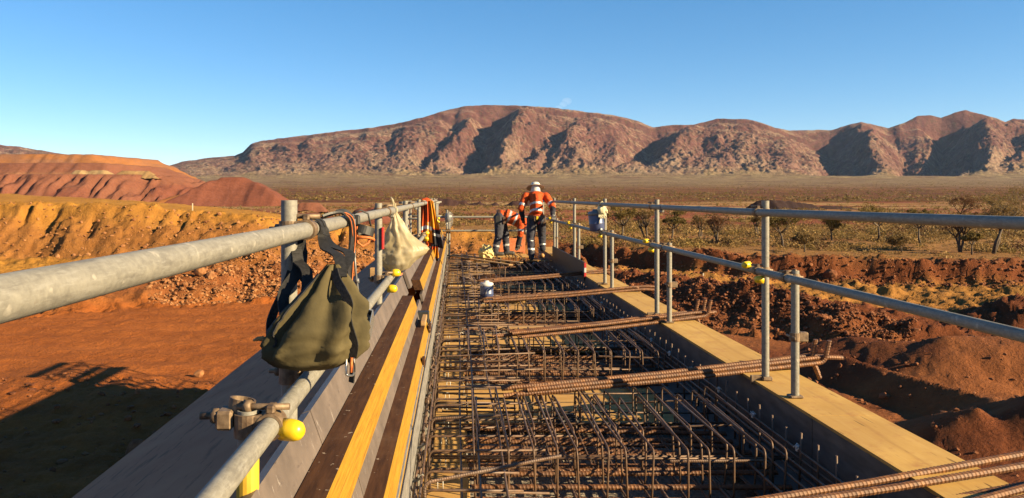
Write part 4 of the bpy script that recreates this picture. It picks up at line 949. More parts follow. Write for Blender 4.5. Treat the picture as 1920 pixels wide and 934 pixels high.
# ------------------------------------------------------------------ loose bars and timbers laid across
def loose(p, r, label, group, pitch=.019, name="ribbed_bar", fr=.05):
    P = [Vector(q) for q in p]; base = P[0].copy(); mb = MB(); ribbed(mb, fillet([q-base for q in P], fr, 4), r, pitch, 8)
    o_ = mb.build(name, "rebar", None, base); tag(o_, label, "rebar", group); return o_
def bundle(n, L, R, r, hooks, label, group, dz=.0, seed=0, dy=None, short=0.15):
    rs = random.Random(seed); L, R = Vector(L), Vector(R); dy = dy or r*2.2
    for i in range(n):
        lay = i // ((n+1)//2); j = i % ((n+1)//2)
        offv = Vector((rs.uniform(-short, short), (j-(n+1)//4)*dy+lay*dy*.5, lay*r*1.95))
        a = L+offv; b = R+offv*Vector((.6, 1, 1)) if False else R+Vector((rs.uniform(-.08, .05), offv.y*1.1, offv.z))
        mid = a.lerp(b, .5)+Vector((0, 0, -.012)); d = (b-a).normalized(); pts = [a, mid, b]
        hk = hooks[i % len(hooks)]
        if hk == 'up': pts.append(b+d*.03+Vector((0, -.01, .15)))
        elif hk == 'down': pts.append(b+d*.05+Vector((0, -.02, -.13)))
        elif hk == 'out': pts.append(b+d*.16+Vector((0, 0, -.02)))
        end = {"up": ", its end hooked upward", "down": ", its end hooked downward", "out": ", its end straight"}[hk]
        loose(pts, r, label+end, group)
bundle(6, (.42, 5.10, -1.315), (2.60, 5.52, -1.185), .0165, ['up', 'up', 'down', 'out', 'out', 'down'], "rusty ribbed bar in the bundle behind the tallest post", "bar bundle at the nearest tall post", seed=1)
bundle(6, (.47, 7.20, -1.315), (2.46, 7.68, -1.19), .0165, ['up', 'up', 'up', 'out', 'out', 'down'], "rusty ribbed bar in the bundle before the second short post", "bar bundle before the second short post", seed=2)
bundle(4, (.42, 9.60, -1.315), (2.42, 9.95, -1.20), .0165, ['out', 'out', 'down', 'out'], "rusty ribbed bar in the bundle beside the cut plywood board", "bar bundle beside the cut board", seed=3)
bundle(4, (.45, 11.75, -1.315), (2.40, 12.2, -1.20), .0165, ['out', 'out', 'out', 'out'], "rusty ribbed bar in the straight bundle before the red and white tape", "bar bundle near the taped toe board", seed=4)
for i, (ya, yb, za, zb, xa, xb) in enumerate(((3.02, 3.66, -1.30, -1.165, .55, 3.05), (2.95, 3.52, -1.28, -1.15, .6, 3.1), (2.86, 3.40, -1.31, -1.19, .75, 3.0), (2.75, 3.28, -1.30, -1.17, .7, 3.1), (2.66, 3.13, -1.31, -1.18, .8, 3.0), (2.80, 3.20, -1.28, -1.14, 1.0, 3.15), (2.55, 2.98, -1.30, -1.18, .9, 3.0), (2.70, 3.38, -1.285, -1.135, .95, 3.05), (2.50, 2.84, -1.29, -1.16, 1.1, 3.0), (2.90, 3.08, -1.275, -1.12, 1.2, 3.1))):
    loose([(xa, ya, za), ((xa+xb)/2, (ya+yb)/2, (za+zb)/2-.012), (xb, yb, zb)], .0165, "long heavy ribbed bar sticking out over the kerb form in the unhooked bundle", "unhooked bar bundle over the kerb form", .020)
for (a, b, lab) in (((-.16, 17.2, -1.335), (1.05, 14.7, -1.325), "long brown timber batten lying slantwise over the cage"), ((-.05, 17.3, -1.325), (1.3, 15.2, -1.33), "shorter brown batten lying beside the slanting long one")):
    a, b = Vector(a), Vector(b); d = b-a; mb = MB(); mb.box((0, -.045, 0), (d.length, .045, .022), bev=.002)
    o_ = mb.build("timber_batten", "timber_raw", None, a); o_.rotation_euler = d.to_track_quat('X', 'Z').to_euler(); tag(o_, lab, "timber")
# cut ply offcut, wedge shaped, and a small strip
mb = MB(); poly = [(.45, 9.70), (.87, 9.66), (.90, 9.95), (.55, 9.98)]; n = 4
mb.add([(x, y, -1.355) for x, y in poly]+[(x, y, -1.31) for x, y in poly], [(3, 2, 1, 0), (4, 5, 6, 7)]+[(i, (i+1) % 4, 4+(i+1) % 4, 4+i) for i in range(4)])
b0 = Vector((.45, 9.70, -1.355)); mb.v = [tuple(Vector(p)-b0) for p in mb.v]; tag(mb.build("plywood_offcut", "soffit_ply", None, b0), "wedge-shaped plywood offcut lying on the hoops beside the jug", "board")
mb = MB(); mb.box((0, 0, 0), (.62, .08, .02), bev=.002); o_ = mb.build("timber_strip", "timber_raw", None, (.42, 7.78, -1.345)); o_.rotation_euler = (0, 0, .03); tag(o_, "short pale timber strip behind the hooked bar bundle", "timber")
mb = MB(); mb.box((0, 0, 0), (.5, .16, .018), bev=.002); o_ = mb.build("timber_strip", "soffit_ply", None, (1.5, 15.95, -1.355)); tag(o_, "plank footing under the standing worker's boots", "timber")
mb = MB(); mb.box((0, 0, 0), (.9, .9, .018), bev=.002); o_ = mb.build("plywood_sheet", "soffit_ply", None, (.72, 16.95, -1.352)); tag(o_, "plywood sheet laid on the cage under the bending worker", "board")
# scrunched black sheet lying in the first pocket
def crumple(name, c, sc, seed, amp, mat, label, cat, segs=(28, 16), fold=5):
    V = []; F = []; a, b = segs
    for i in range(b+1):
        ph = math.pi*i/b
        for k in range(a):
            th = 2*math.pi*k/a; d = Vector((math.sin(ph)*math.cos(th), math.sin(ph)*math.sin(th), math.cos(ph)))
            n1 = float(fbm(np.array([d.x*1.7+seed]), np.array([d.y*1.7+d.z*2.3]), 4, seed, .6, True)[0]); n2 = math.sin(fold*th+seed)*.1*math.sin(ph)
            V.append(Vector((d.x*sc[0], d.y*sc[1], d.z*sc[2]))*(1+amp*(n1-.6)+n2))
    for i in range(b):
        for k in range(a): F.append((i*a+k, (i+1)*a+k, (i+1)*a+(k+1) % a, i*a+(k+1) % a))
    mb = MB(); mb.add(V, F, 0, False); o_ = mb.build(name, mat, None, c); 
    if label: tag(o_, label, cat)
    return o_
crumple("plastic_scrap", (.74, 5.30, -1.54), (.12, .06, .05), 5, 1.0, "black_rubber", "crumpled black plastic scrap lying in the first pocket", "plastic")
# ------------------------------------------------------------------ things hung on the rails
def ribbon(mb, path, width, th, wide, mi=0, n=None):
    P = [Vector(p) for p in path]
    if n:  # smooth through the control points
        Q = []
        for i in range(len(P)-1):
            p0, p1, p2, p3 = P[max(i-1, 0)], P[i], P[i+1], P[min(i+2, len(P)-1)]
            for k in range(n):
                t = k/n; Q.append(0.5*((2*p1)+(p2-p0)*t+(2*p0-5*p1+4*p2-p3)*t*t+(3*p1-p0-3*p2+p3)*t**3))
        Q.append(P[-1]); P = Q
    vs = []; m_ = len(P); wd = wide if isinstance(wide, list) else [wide, wide]
    for i, p in enumerate(P):
        t = (P[min(i+1, m_-1)]-P[max(i-1, 0)]).normalized(); w = Vector(wd[0]).lerp(Vector(wd[1]), i/(m_-1)) if wide is not None else Vector((1, 0, 0))*abs(t.y)**1.5+Vector((0, 1, 0))*(1-abs(t.y)); w = (w-t*w.dot(t)).normalized(); nn_ = t.cross(w)
        W = width[0]+(width[1]-width[0])*i/(m_-1) if isinstance(width, tuple) else width
        vs += [p-w*W/2-nn_*th/2, p+w*W/2-nn_*th/2, p+w*W/2+nn_*th/2, p-w*W/2+nn_*th/2]
    fs = [(0, 1, 2, 3), tuple((m_-1)*4+k for k in (3, 2, 1, 0))]
    for i in range(m_-1):
        for k in range(4): fs.append((i*4+k, (i+1)*4+k, (i+1)*4+(k+1) % 4, i*4+(k+1) % 4))
    mb.add(vs, fs, mi, False); return mb
def wrapped(x, y, zr, r=.031, a0=-80, a1=260, n=12):  # arc round the rail
    return [Vector((x+r*math.sin(math.radians(a)), y, zr+r*math.cos(math.radians(a)))) for a in np.linspace(a0, a1, n)]

# canvas tool bag
BP = Vector((-.388, 2.145, -.487)); BS = .877; YR = .245; bag = thing("canvas_bag", "olive canvas tool bag hanging from the rail by black webbing straps", "bag", BP)
def bag_pt(v, th, grow=0.0):
    w = np.interp(v, [0, .08, .2, .4, .6, .78, .9, .97, 1], [.016, .036, .066, .118, .154, .154, .116, .060, .0])
    d = np.interp(v, [0, .08, .2, .4, .6, .78, .9, .97, 1], [.012, .028, .048, .084, .110, .112, .086, .045, .0])
    cx = np.interp(v, [0, .3, .7, 1], [.050, .026, -.004, -.004]); z = np.interp(v, [0, .2, .6, .78, .9, .97, 1], [.338, .272, .140, .078, .034, .009, .0])
    f = 1+(.30*(1-v)**1.1)*math.cos(8*th+1.2+v*1.5)+.07*math.cos(13*th+v*4)*(1-v*.6)+.05*math.sin(3*th+v*9)
    nz = float(fbm(np.array([th*1.6+v*2]), np.array([v*5.0]), 3, 77)[0])-.5
    f = f+nz*.34*(v < .96)+.16*(float(fbm(np.array([th*2.2+v*3]), np.array([v*7.0+2]), 3, 79, .5, True)[0])-.62)
    c, s_ = math.cos(th), math.sin(th); ex = 0.75
    px = cx+(w+grow)*f*math.copysign(abs(c)**ex, c); py = (d+grow)*f*math.copysign(abs(s_)**ex, s_)
    z = z+ .035*math.cos(th)*(v*(1-v))*2 - .05*max(0, -math.cos(th))*(1-v)*v*2
    return Vector((px, py, z))*BS
mb = MB(); NV, NTH = 44, 84; V = [bag_pt(i/NV, 2*math.pi*k/NTH) for i in range(NV+1) for k in range(NTH)]
F = [(i*NTH+k, i*NTH+(k+1) % NTH, (i+1)*NTH+(k+1) % NTH, (i+1)*NTH+k) for i in range(NV) for k in range(NTH)]
mb.add(V, F, 0, True); body = mb.build("body", "canvas", bag)
mb = MB(); th_ = -2.55   # open zipped mouth down the left shoulder
ribbon(mb, [bag_pt(v, th_-.25*v, .0025) for v in np.linspace(.06, .62, 22)], (.012, .062), .004, Vector((.55, -.8, .2))); mb.build("zip_mouth", "webbing", body)
mb = MB(); ribbon(mb, [bag_pt(v, th_-.25*v-.32, .005) for v in np.linspace(.10, .64, 22)], (.014, .03), .007, Vector((.5, -.8, .3))); mb.build("flap_edge", "canvas", body)
mb = MB(); mb.tube([bag_pt(.60, th_-.5+.0*k, .004)+Vector((-.012*k, -.002*k, .006*math.sin(k))) for k in range(4)], [.007, .008, .006, .003], 8); mb.build("zip_pull", "boot_tan", body)
zr = -.101-BP.z; xr = -.447-BP.x
def strap(path, w, wide, name="strap"):
    mb = MB(); ribbon(mb, path, w*.85, .0045, wide, 0, 8); mb.build(name, "webbing", bag)
def over(dy): return [Vector((xr+.031*math.cos(a), YR+dy, zr+.031*math.sin(a))) for a in (0, .8, 1.57, 2.4, 3.14)]
strap([bag_pt(.12, -.9, .004), Vector((.052, .05, .315)), Vector((.0, YR*.6, zr-.055)), Vector((xr+.036, YR-.02, zr-.03))]+over(0)+[Vector((xr-.036, YR-.02, zr-.05)), Vector((-.085, YR*.55, .30)), Vector((-.04, .06, .27)), bag_pt(.22, -2.9, .004)], .036, None)
strap([bag_pt(.10, .9, .004), Vector((.075, .12, .315)), Vector((.01, YR*.8, zr-.05)), Vector((xr+.036, YR+.03, zr-.03))]+over(.055)+[Vector((xr-.036, YR+.03, zr-.08)), Vector((-.07, YR*.6, .26)), bag_pt(.20, 2.4, .004)], .036, None)
strap([Vector((xr-.034, YR-.05, zr-.03)), Vector((xr-.03, YR*.62, .33)), Vector((-.075, .10, .27)), Vector((-.10, .03, .21)), bag_pt(.42, -2.95, .006)], .040, None)
strap([Vector((xr-.035, YR, zr-.03)), Vector((-.10, YR*.55, .26)), Vector((-.14, .06, .14)), bag_pt(.66, 3.0, .008)], .034, None)
strap([bag_pt(v, -1.30+.95*v, .013) for v in np.linspace(.05, .86, 9)], .028, Vector((.8, -.3, .5)), "front_strap")
strap([bag_pt(.86, -.46, .0035), bag_pt(.86, -.46, .006)+Vector((.004, 0, -.03)), bag_pt(.86, -.46, .006)+Vector((.0, .004, -.072))], .020, Vector((.8, -.5, .0)), "tail")
mb = MB(); q = bag_pt(.86, -.46, .01)+Vector((-.006, .0, -.022)); mb.tube(fillet([q+Vector((-.010, 0, .028)), q+Vector((.010, 0, .028)), q+Vector((.011, 0, -.03)), q+Vector((-.011, 0, -.03)), q+Vector((-.010, 0, .028))], .008, 3), .0035, 8); mb.build("karabiner", "aluminium", bag)
mb = MB(); mb.tube([q+Vector((.005, -.004, .02)), q+Vector((.003, -.006, -.02))], .004, 6); mb.build("cord", "orange_cord", bag)

# tool holster and lanyard hooked over the rail
TH = Vector((-.447, 3.05, -.101)); th = thing("tool_holster", "black tool holster with orange piping strapped over the rail beside the bag", "tool holster", TH)
mb = MB(); pth = [Vector((-.055, -.20, .022)), Vector((-.02, -.17, .034)), Vector((.012, -.11, .036)), Vector((.036, -.055, .012)), Vector((.040, -.035, -.06)), Vector((.030, -.035, -.16)), Vector((.022, -.03, -.30)), Vector((.016, -.02, -.42))]
ribbon(mb, pth, .046, .008, Vector((.25, 1, 0)), 0, 6); mb.build("strap", "black_rubber", th)
mb = MB(); mb.tube([p+Vector((.012, .012, .004)) for p in resample(fillet(pth, .03, 4), .02)], .0022, 6); mb.build("piping", "orange_cord", th)
mb = MB(); mb.tube([p+Vector((.004, -.016, .004)) for p in resample(fillet(pth[:5], .03, 4), .02)], .0018, 6); mb.build("piping", "orange_cord", th)
mb = MB(); mb.box((.022, -.012, -.085), (.040, .034, .030), bev=.008); mb.box((.032, .0, -.055), (.047, .020, .012), bev=.004); mb.build("buckle", "grey_plastic", th)
mb = MB(); mb.ring((.074, .06, -.038), (.25, .2, 1), .036, .042, .034, 26); mb.build("tool_ring", "black_rubber", th)
mb = MB(); mb.tube([Vector((.074, .06, -.045))+Vector((.040*math.cos(a), .040*math.sin(a), -.030-.012*math.sin(a*1.0))) for a in np.linspace(2.4, 7.0, 18)], .006, 7); mb.tube([Vector((.05, .03, -.02)), Vector((.052, .028, -.085)), Vector((.074, .030, -.10)), Vector((.096, .04, -.085)), Vector((.098, .045, -.03))], .005, 7); mb.build("ring_strap", "orange_cord", th)
mb = MB(); mb.box((.02, .03, -.018), (.06, .06, .026), bev=.006); mb.tube([Vector((.035, .04, .03)), Vector((.06, .055, .045)), Vector((.09, .07, .03)), Vector((.10, .075, -.02))], .004, 6); mb.build("hinge", "black_rubber", th)
mb = MB(); mb.tube([Vector((.044, -.02, -.09)), Vector((.05, -.01, -.20)), Vector((.062, 0, -.31)), Vector((.072, .01, -.345))], .0045, 7); mb.tube([Vector((.0535, -.004, -.225)), Vector((.0555, -.003, -.243))], .009, 8); mb.build("lanyard", "grey_plastic", th)

# clear polythene sack knotted on the rail
PB = Vector((-.43, 5.42, -.55)); pb = thing("plastic_bag", "crumpled cream see-through plastic bag tied to the left rail", "bag", PB)
mb = MB(); V = []; NV, NTH = 40, 72
for i in range(NV+1):
    v = i/NV; w = np.interp(v, [0, .1, .2, .35, .55, .68, .8, .93, 1], [.018, .010, .030, .062, .112, .148, .132, .085, .0]); d = np.interp(v, [0, .1, .2, .35, .55, .7, .85, 1], [.014, .010, .028, .05, .085, .105, .09, .0])
    z = np.interp(v, [0, .1, 1], [.50, .445, 0]); cx = np.interp(v, [0, .3, .65, 1], [-.012, .005, .035, .005])
    for k in range(NTH):
        a = 2*math.pi*k/NTH; n1 = float(fbm(np.array([a*1.5]), np.array([v*4.5]), 4, 91, .6, True)[0])-.6; n2 = math.cos(9*a+2)*.16*(1-v)
        f = 1+n1*.60*min(1, v*3)+n2; tip = .05*max(0, math.cos(a))**4*math.exp(-((v-.66)/.10)**2)+.05*max(0, -math.cos(a))**4*math.exp(-((v-.70)/.08)**2)
        V.append(Vector((cx+(w*f+tip)*math.cos(a), d*f*math.sin(a), z+.04*math.cos(a)*v*(1-v)*2)))
F = [(i*NTH+k, i*NTH+(k+1) % NTH, (i+1)*NTH+(k+1) % NTH, (i+1)*NTH+k) for i in range(NV) for k in range(NTH)]
mb.add(V, F, 0, True); mb.build("sack", "polythene", pb)
mb = MB(); mb.tube([Vector((-.017+.032*math.cos(a), .004*a, .449+.032*math.sin(a))) for a in np.linspace(-1, 5.6, 16)], .007, 6); mb.tube([(-.01, 0, .49), (-.02, -.01, .53), (-.03, 0, .545)], [.012, .008, .003], 6); mb.build("knot", "polythene", pb)

# work shirt draped over the rail
SB = Vector((-.44, 11.5, -.98)); sh = thing("work_shirt", "orange and navy hi-vis work shirt draped over the left rail", "shirt", SB)
def drape(name, x0, w0, w1, zt, zb, y, mats, cut, seed, amp=.022, parent=sh, skew=0.0):
    mb = MB(); nu, nv = 26, 34; vs = []
    for i in range(nv+1):
        v = i/nv
        for k in range(nu+1):
            u = k/nu-.5; w = w0+(w1-w0)*v; f = amp*math.sin(u*16+seed+v*2)*(.4+v)+.014*math.sin(u*31+seed*2+v*5)
            vs.append(Vector((x0+u*w+skew*v, y+f-.05*v*(1 if seed % 2 else -1), zt+(zb-zt)*v+.02*math.sin(u*7+seed)*v)))
    back = [p+Vector((0, .012, 0)) for p in vs]; n0 = len(vs); W = nu+1; fs = []; mi = []
    for i in range(nv):
        for k in range(nu):
            q_ = (i*W+k, i*W+k+1, (i+1)*W+k+1, (i+1)*W+k); m_ = 0; v = (i+.5)/nv; u = (k+.5)/nu
            for (a, b, c, d, j) in cut:
                if a <= v < b and c <= u < d: m_ = j
            fs.append(q_); mi.append(m_); fs.append(tuple(n0+t for t in q_[::-1])); mi.append(m_)
    o_ = len(mb.v); mb.v += [tuple(p) for p in vs+back]; mb.f += fs; mb.mi += mi; mb.sm += [True]*len(fs)
    return mb.build(name, mats, parent)
HV = ["hivis_orange", "hivis_yellow", "navy_cloth", "reflective"]
drape("back_panel", -.02, .16, .22, .915, .30, -.02, HV, [(.0, 1, .55, 1, 1), (.62, .72, 0, 1, 3)], 1, skew=.0)
drape("front_panel", .035, .12, .30, .915, .22, -.07, HV, [(.0, .60, .45, 1, 1), (.48, .56, .1, .5, 3), (.62, 1, .35, 1, 2), (.70, .77, .35, 1, 3)], 2, skew=.075)
drape("sleeve", .12, .10, .14, .26, .02, -.06, HV, [(.0, .12, 0, 1, 2), (.2, 1, .55, 1, 1), (.8, 1, .6, 1, 2)], 3, .03)
mb = MB(); mb.lathe([(.07, 0), (.06, .03), (.035, .045), (0, .05)], (0, 0, .90), seg=14); mb.tube([Vector((-.09, -.05, .86)), Vector((-.05, -.03, .915)), Vector((0, 0, .925)), Vector((.05, -.03, .90))], [.02, .035, .038, .03], 10); mb.build("collar", "hivis_orange", sh)

# aluminium box beam end resting against the form
AB = Vector((-.375, 3.12, -.50)); mb = MB(); 
for (lo, hi) in (((-.03, 0, -.045), (-.026, .80, .045)), ((.026, 0, -.045), (.03, .80, .045)), ((-.026, 0, -.045), (.026, .80, -.041)), ((-.026, 0, .041), (.026, .80, .045)), ((-.026, .30, -.041), (.026, .31, .041))): mb.box(lo, hi)
o_ = mb.build("aluminium_level", "aluminium", None, AB); o_.rotation_euler = (math.radians(-13), math.radians(12), math.radians(3)); tag(o_, "hollow aluminium box section lying behind the canvas bag", "level")

# ------------------------------------------------------------------ jugs
def jug(loc, s, label, tilt, glove=False):
    j = thing("water_jug", label, "jug", loc, None, tilt)
    mb = MB(); mb.lathe([(0, 0), (.088, 0), (.098, .012), (.103, .10), (.104, .105), (.099, .112), (.102, .20), (.098, .215), (0, .216)], seg=24); mb.v = [tuple(Vector(p)*s) for p in mb.v]; mb.build("body", "blue_plastic", j)
    mb = MB(); mb.lathe([(.099, .214), (.103, .218), (.103, .245), (.09, .262), (.04, .27), (.035, .29), (0, .292)], seg=24); mb.v = [tuple(Vector(p)*s) for p in mb.v]; lid = mb.build("lid", "white_plastic" if s < 1 else "grey_plastic", j)
    mb = MB(); mb.tube([Vector((.104*s, -.0, .20*s)), Vector((.09*s, -.055*s, .24*s)), Vector((.0, -.112*s, .16*s)), Vector((-.02*s, -.11*s, .10*s))], .008*s, 8); mb.tube([(.0, -.10*s, .025*s), (0, -.125*s, .025*s)], .014*s, 8); mb.build("handle", "white_plastic", j)
    return j
j1 = jug((1.955, 10.62, -.475), 1.02, "blue water jug hanging on the right guardrail with cream gloves on top", (0.0, math.radians(-7), 0.3))
mb = MB(); mb.tube([(1.955, 10.62, -.19), (1.975, 10.62, -.12), (2.02, 10.60, -.072), (2.055, 10.62, -.12)], .008, 6); b0 = Vector((1.955, 10.62, -.19)); mb.v = [tuple(Vector(p)-b0) for p in mb.v]
tag(mb.build("hanging_cord", "glove_cream", None, b0), "short cord hanging the blue jug from the top rail", "cord")
def hand(mb, wrist, d, spread, s=1.0, mi=0, curl=.35):
    wrist, d, spread = Vector(wrist), Vector(d).normalized(), Vector(spread).normalized(); n = d.cross(spread).normalized()
    mb.tube([wrist, wrist+d*.035*s, wrist+d*.085*s], [.026*s, .036*s, .034*s], 10, mi, flat=(1, 1)); 
    for i, L in enumerate((.062, .072, .067, .052)):
        b = wrist+d*.082*s+spread*(.027-.018*i)*s; p1 = b+d*L*.5*s+n*curl*.02*s; p2 = p1+d*L*.35*s+n*curl*.05*s
        mb.tube([b, p1, p2], [.0105*s, .010*s, .0075*s], 7, mi)
    b = wrist+d*.03*s+spread*.03*s; mb.tube([b, b+d*.03*s+spread*.022*s, b+d*.06*s+spread*.028*s], [.012*s, .0115*s, .008*s], 7, mi)
gl = thing("work_glove", "cream work gloves draped over the lid of the hanging jug", "glove", (1.97, 10.52, -.30))
for k, (dx, dd) in enumerate(((0, (.25, -.25, -1)), (.045, (-.25, -.25, -1)))):
    mb = MB(); hand(mb, (dx, -.0, .16), dd, (1, 0, .2), 1.25); mb.build("glove", "glove_cream", gl)
jug((.405, 10.15, -1.372), .88, "blue and white water jug standing on the rebar beside a plywood offcut", (0, 0, 0))
o_ = crumple("plastic_bag", (.645, 16.4, -1.20), (.145, .12, .16), 9, 1.0, "yellow_bag", "crumpled yellow bag on the rebar beside the bending worker", "bag", fold=4)
# wrapped work lamp on the end post
lp = thing("work_lamp", "lamp wrapped in clear plastic on the corner post at the deck end", "lamp", (-.19, 18.42, -.62))
mb = MB(); mb.lathe([(0, 0), (.05, .01), (.075, .06), (.08, .14), (.05, .20), (0, .22)], seg=14); mb.build("housing", "grey_plastic", lp)
mb = MB(); V0 = [(0, -.16), (.05, -.14), (.09, -.05), (.11, .06), (.10, .18), (.05, .25), (0, .26)]; mb.lathe(V0, (.02, -.02, 0), seg=14); mb.build("wrap", "clear_film", lp)
# orange trestle behind the workers
tr_ = thing("orange_trestle", "orange painted steel trestle behind the bending worker", "trestle", (1.35, 18.1, -1.60))
for (x, y) in ((-.35, -.15), (.25, -.15), (-.35, .12), (.25, .12)):
    mb = MB(); mb.box((x-.018, y-.018, 0), (x+.018, y+.018, .92)); mb.build("leg", "orange_paint", tr_)
mb = MB(); mb.box((-.37, -.17, .92), (.27, .14, .95)); mb.build("top", "orange_paint", tr_)
mb = MB(); mb.box((-.33, -.172, .30), (.23, -.160, .62)); mb.build("panel", "orange_paint", tr_)

# ------------------------------------------------------------------ people
def figure(name, label, loc, segs, mats, rule, voxel=.014, rotz=0.0, scale=1.0):
    root = thing("person", label, "person", loc, None, (0, 0, rotz)); root.scale = (scale,)*3
    mb = MB()
    for (a, b, ra, rb, fl, tagn) in segs:
        a, b = Vector(a), Vector(b); n = 8; P = [a.lerp(b, t/n) for t in range(n+1)]; R = [ra+(rb-ra)*t/n for t in range(n+1)]
        mb.tube(P, R, 14, 0, flat=fl)
        if not fl: mb.sphere(a, ra, 0, 12, 8); mb.sphere(b, rb, 0, 12, 8)
        else: mb.sphere(a, ra, 0, 12, 8, (1, .8, .6)); mb.sphere(b, rb, 0, 12, 8, (1, .8, .6))
    me = mb.mesh("tmp", mats); tmp = bpy.data.objects.new("tmp", me); C.objects.link(tmp)
    r = tmp.modifiers.new("r", 'REMESH'); r.mode = 'VOXEL'; r.voxel_size = voxel
    s_ = tmp.modifiers.new("s", 'SMOOTH'); s_.iterations = 6; s_.factor = .5
    dg = bpy.context.evaluated_depsgraph_get(); ev = tmp.evaluated_get(dg); out = bpy.data.meshes.new_from_object(ev)
    bpy.data.objects.remove(tmp)
    nv = len(out.vertices); co = np.zeros(nv*3); out.vertices.foreach_get("co", co); co = co.reshape(-1, 3); no = np.zeros(nv*3); out.vertices.foreach_get("normal", no); no = no.reshape(-1, 3)
    wr = (fbm(co[:, 0]*14+co[:, 1]*9, co[:, 2]*22+co[:, 1]*6, 3, 401, .55, True)-.6)*.020   # cloth creases
    head = np.array([h[4] is None and h[5] == 'head' for h in segs])
    A = np.array([s[0] for s in segs]); B = np.array([s[1] for s in segs]); RR = np.array([max(s[2], s[3]) for s in segs])
    def near(p):
        ab = B-A; t = np.clip(((p-A)*ab).sum(1)/np.maximum((ab*ab).sum(1), 1e-9), 0, 1); d = np.linalg.norm(p-(A+ab*t[:, None]), axis=1)/RR; i = int(d.argmin()); return segs[i][5], t[i]
    for i in range(nv):
        tg, t = near(co[i])
        if tg in ('head', 'neck', 'boot', 'boot2'): wr[i] *= .15
    co += no*wr[:, None]; out.vertices.foreach_set("co", co.ravel())
    out.materials.clear()
    for mm in mats: out.materials.append(MATS[mm])
    for p in out.polygons:
        tg, t = near(np.array(p.center[:])); p.material_index = rule(tg, t, p.center); p.use_smooth = True
    out.update(); body = place("body", out, root); return root
MT = ["hivis_orange", "navy_cloth", "trouser_cloth", "reflective", "skin", "boot_tan", "boot_dark", "hat_brim"]
def rule(tg, t, c):
    if tg == 'torso': return 3 if (.10 < t < .22 or .46 < t < .57) else 0
    if tg == 'torsoA': return 0
    if tg == 'belt': return 1
    if tg in ('uarm',): return 3 if .62 < t < .80 else 0
    if tg == 'farm': return 1
    if tg == 'thigh': return 2
    if tg == 'shin': return 3 if (.10 < t < .22 or .62 < t < .74) else 2
    if tg == 'boot': return 5
    if tg == 'boot2': return 6
    if tg in ('head', 'neck'): return 4
    return 1
# standing worker, seen from behind, one hand back on the rail
W1 = [((0,.0,.90),(0,.0,.98),.150,.150,(.95,1.1),'belt'),((0,.01,1.0),(0,.12,1.42),.172,.176,(.80,1.36),'torso'),((-.17,.13,1.41),(.17,.13,1.41),.075,.075,None,'torsoA'),((0,.12,1.42),(0,.19,1.52),.075,.055,None,'neck'),
 ((0,.20,1.555),(0,.225,1.60),.088,.092,None,'head'),
 ((-.225,.12,1.40),(-.335,.02,1.14),.092,.074,None,'uarm'),((-.335,.02,1.14),(-.285,.13,.90),.070,.050,None,'farm'),
 ((.225,.12,1.40),(.355,-.06,1.17),.092,.074,None,'uarm'),((.355,-.06,1.17),(.315,-.31,1.00),.070,.048,None,'farm'),
 ((-.095,0,.90),(-.125,.02,.49),.122,.090,None,'thigh'),((-.125,.02,.49),(-.115,-.07,.12),.090,.072,None,'shin'),((-.105,-.09,.05),(-.12,.11,.045),.050,.048,None,'boot2'),
 ((.095,0,.90),(.145,.22,.55),.122,.090,None,'thigh'),((.145,.22,.55),(.16,.20,.24),.090,.072,None,'shin'),((.15,.17,.09),(.15,.38,.055),.052,.050,None,'boot')]
SC1 = .95; w1 = figure("person", "worker in orange hi-vis shirt and wide hat walking with a hand on the rail", (1.68, 16.05, -1.337), W1, MT, rule, scale=SC1)
mb = MB(); mb.lathe([(.0, .125), (.06, .118), (.095, .085), (.108, .035), (.110, 0)], (0, .205, 1.605), seg=24); mb.build("hard_hat", "white_plastic", w1)
mb = MB(); Mh = Matrix.Rotation(math.radians(-22), 3, 'X'); mb.lathe([(.100, .012), (.175, -.006), (.205, -.026), (.175, -.014), (.100, .002)], (0, .215, 1.615), seg=28, M=Mh); mb.build("hat_brim", "hat_brim", w1)
mb = MB(); mb.lathe([(.095, .02), (.105, -.05), (.115, -.11), (.112, -.11), (.098, -.05), (.090, .02)], (0, .195, 1.60), seg=20); mb.build("neck_flap", "white_plastic", w1)
for s_ in (-1, 1):
    mb = MB(); mb.sphere((s_*.088, .225, 1.575), .022, 0, 8, 6, (.5, .8, 1.3)); mb.build("ear", "skin", w1)
for s_ in (-1, 1):
    mb = MB(); mb.sphere((s_*.034, .308, 1.60), .012, 0, 8, 6); mb.build("eye", "white_plastic", w1)
mb = MB(); mb.tube([(0, .312, 1.60), (0, .332, 1.567)], [.009, .016], 8); mb.tube([(-.022, .306, 1.535), (.022, .306, 1.535)], .006, 6); mb.build("nose_and_mouth", "skin", w1)
mb = MB(); mb.ring((0, .005, .955), (0, 0, 1), .176, .192, .062, 28); mb.v = [(p[0]*.98, p[1]*.88, p[2]) for p in mb.v]; belt = mb.build("tool_belt", "leather", w1)
for (x, y, w, h, mt) in ((-.17, -.06, .05, .16, "leather"), (.165, -.06, .06, .20, "leather"), (.07, -.15, .06, .12, "black_rubber"), (-.06, -.15, .03, .09, "leather")):
    mb = MB(); mb.box((x-w/2, y-.035, .95-h), (x+w/2, y+.035, .955), bev=.01); mb.build("pouch", mt, belt)
mb = MB(); mb.box((-.022, -.178, .89), (.022, -.152, .97), bev=.006); mb.build("tape_measure", "yellow_plastic", belt)
mb = MB(); mb.tube([(.02, -.18, .80), (.06, -.185, .86)], .014, 8); mb.build("tool_handle", "red_tag", belt)
mb = MB(); hand(mb, (-.275, .13, .905), (.05, .12, -1), (.3, .9, 0), 1.05, 0, .8); mb.build("glove", "boot_dark", w1)
mb = MB(); hand(mb, (.315, -.31, 1.0), (.15, -.75, -.45), (.9, .2, .1), 1.05, 0, -.9); mb.build("glove", "grey_plastic", w1)
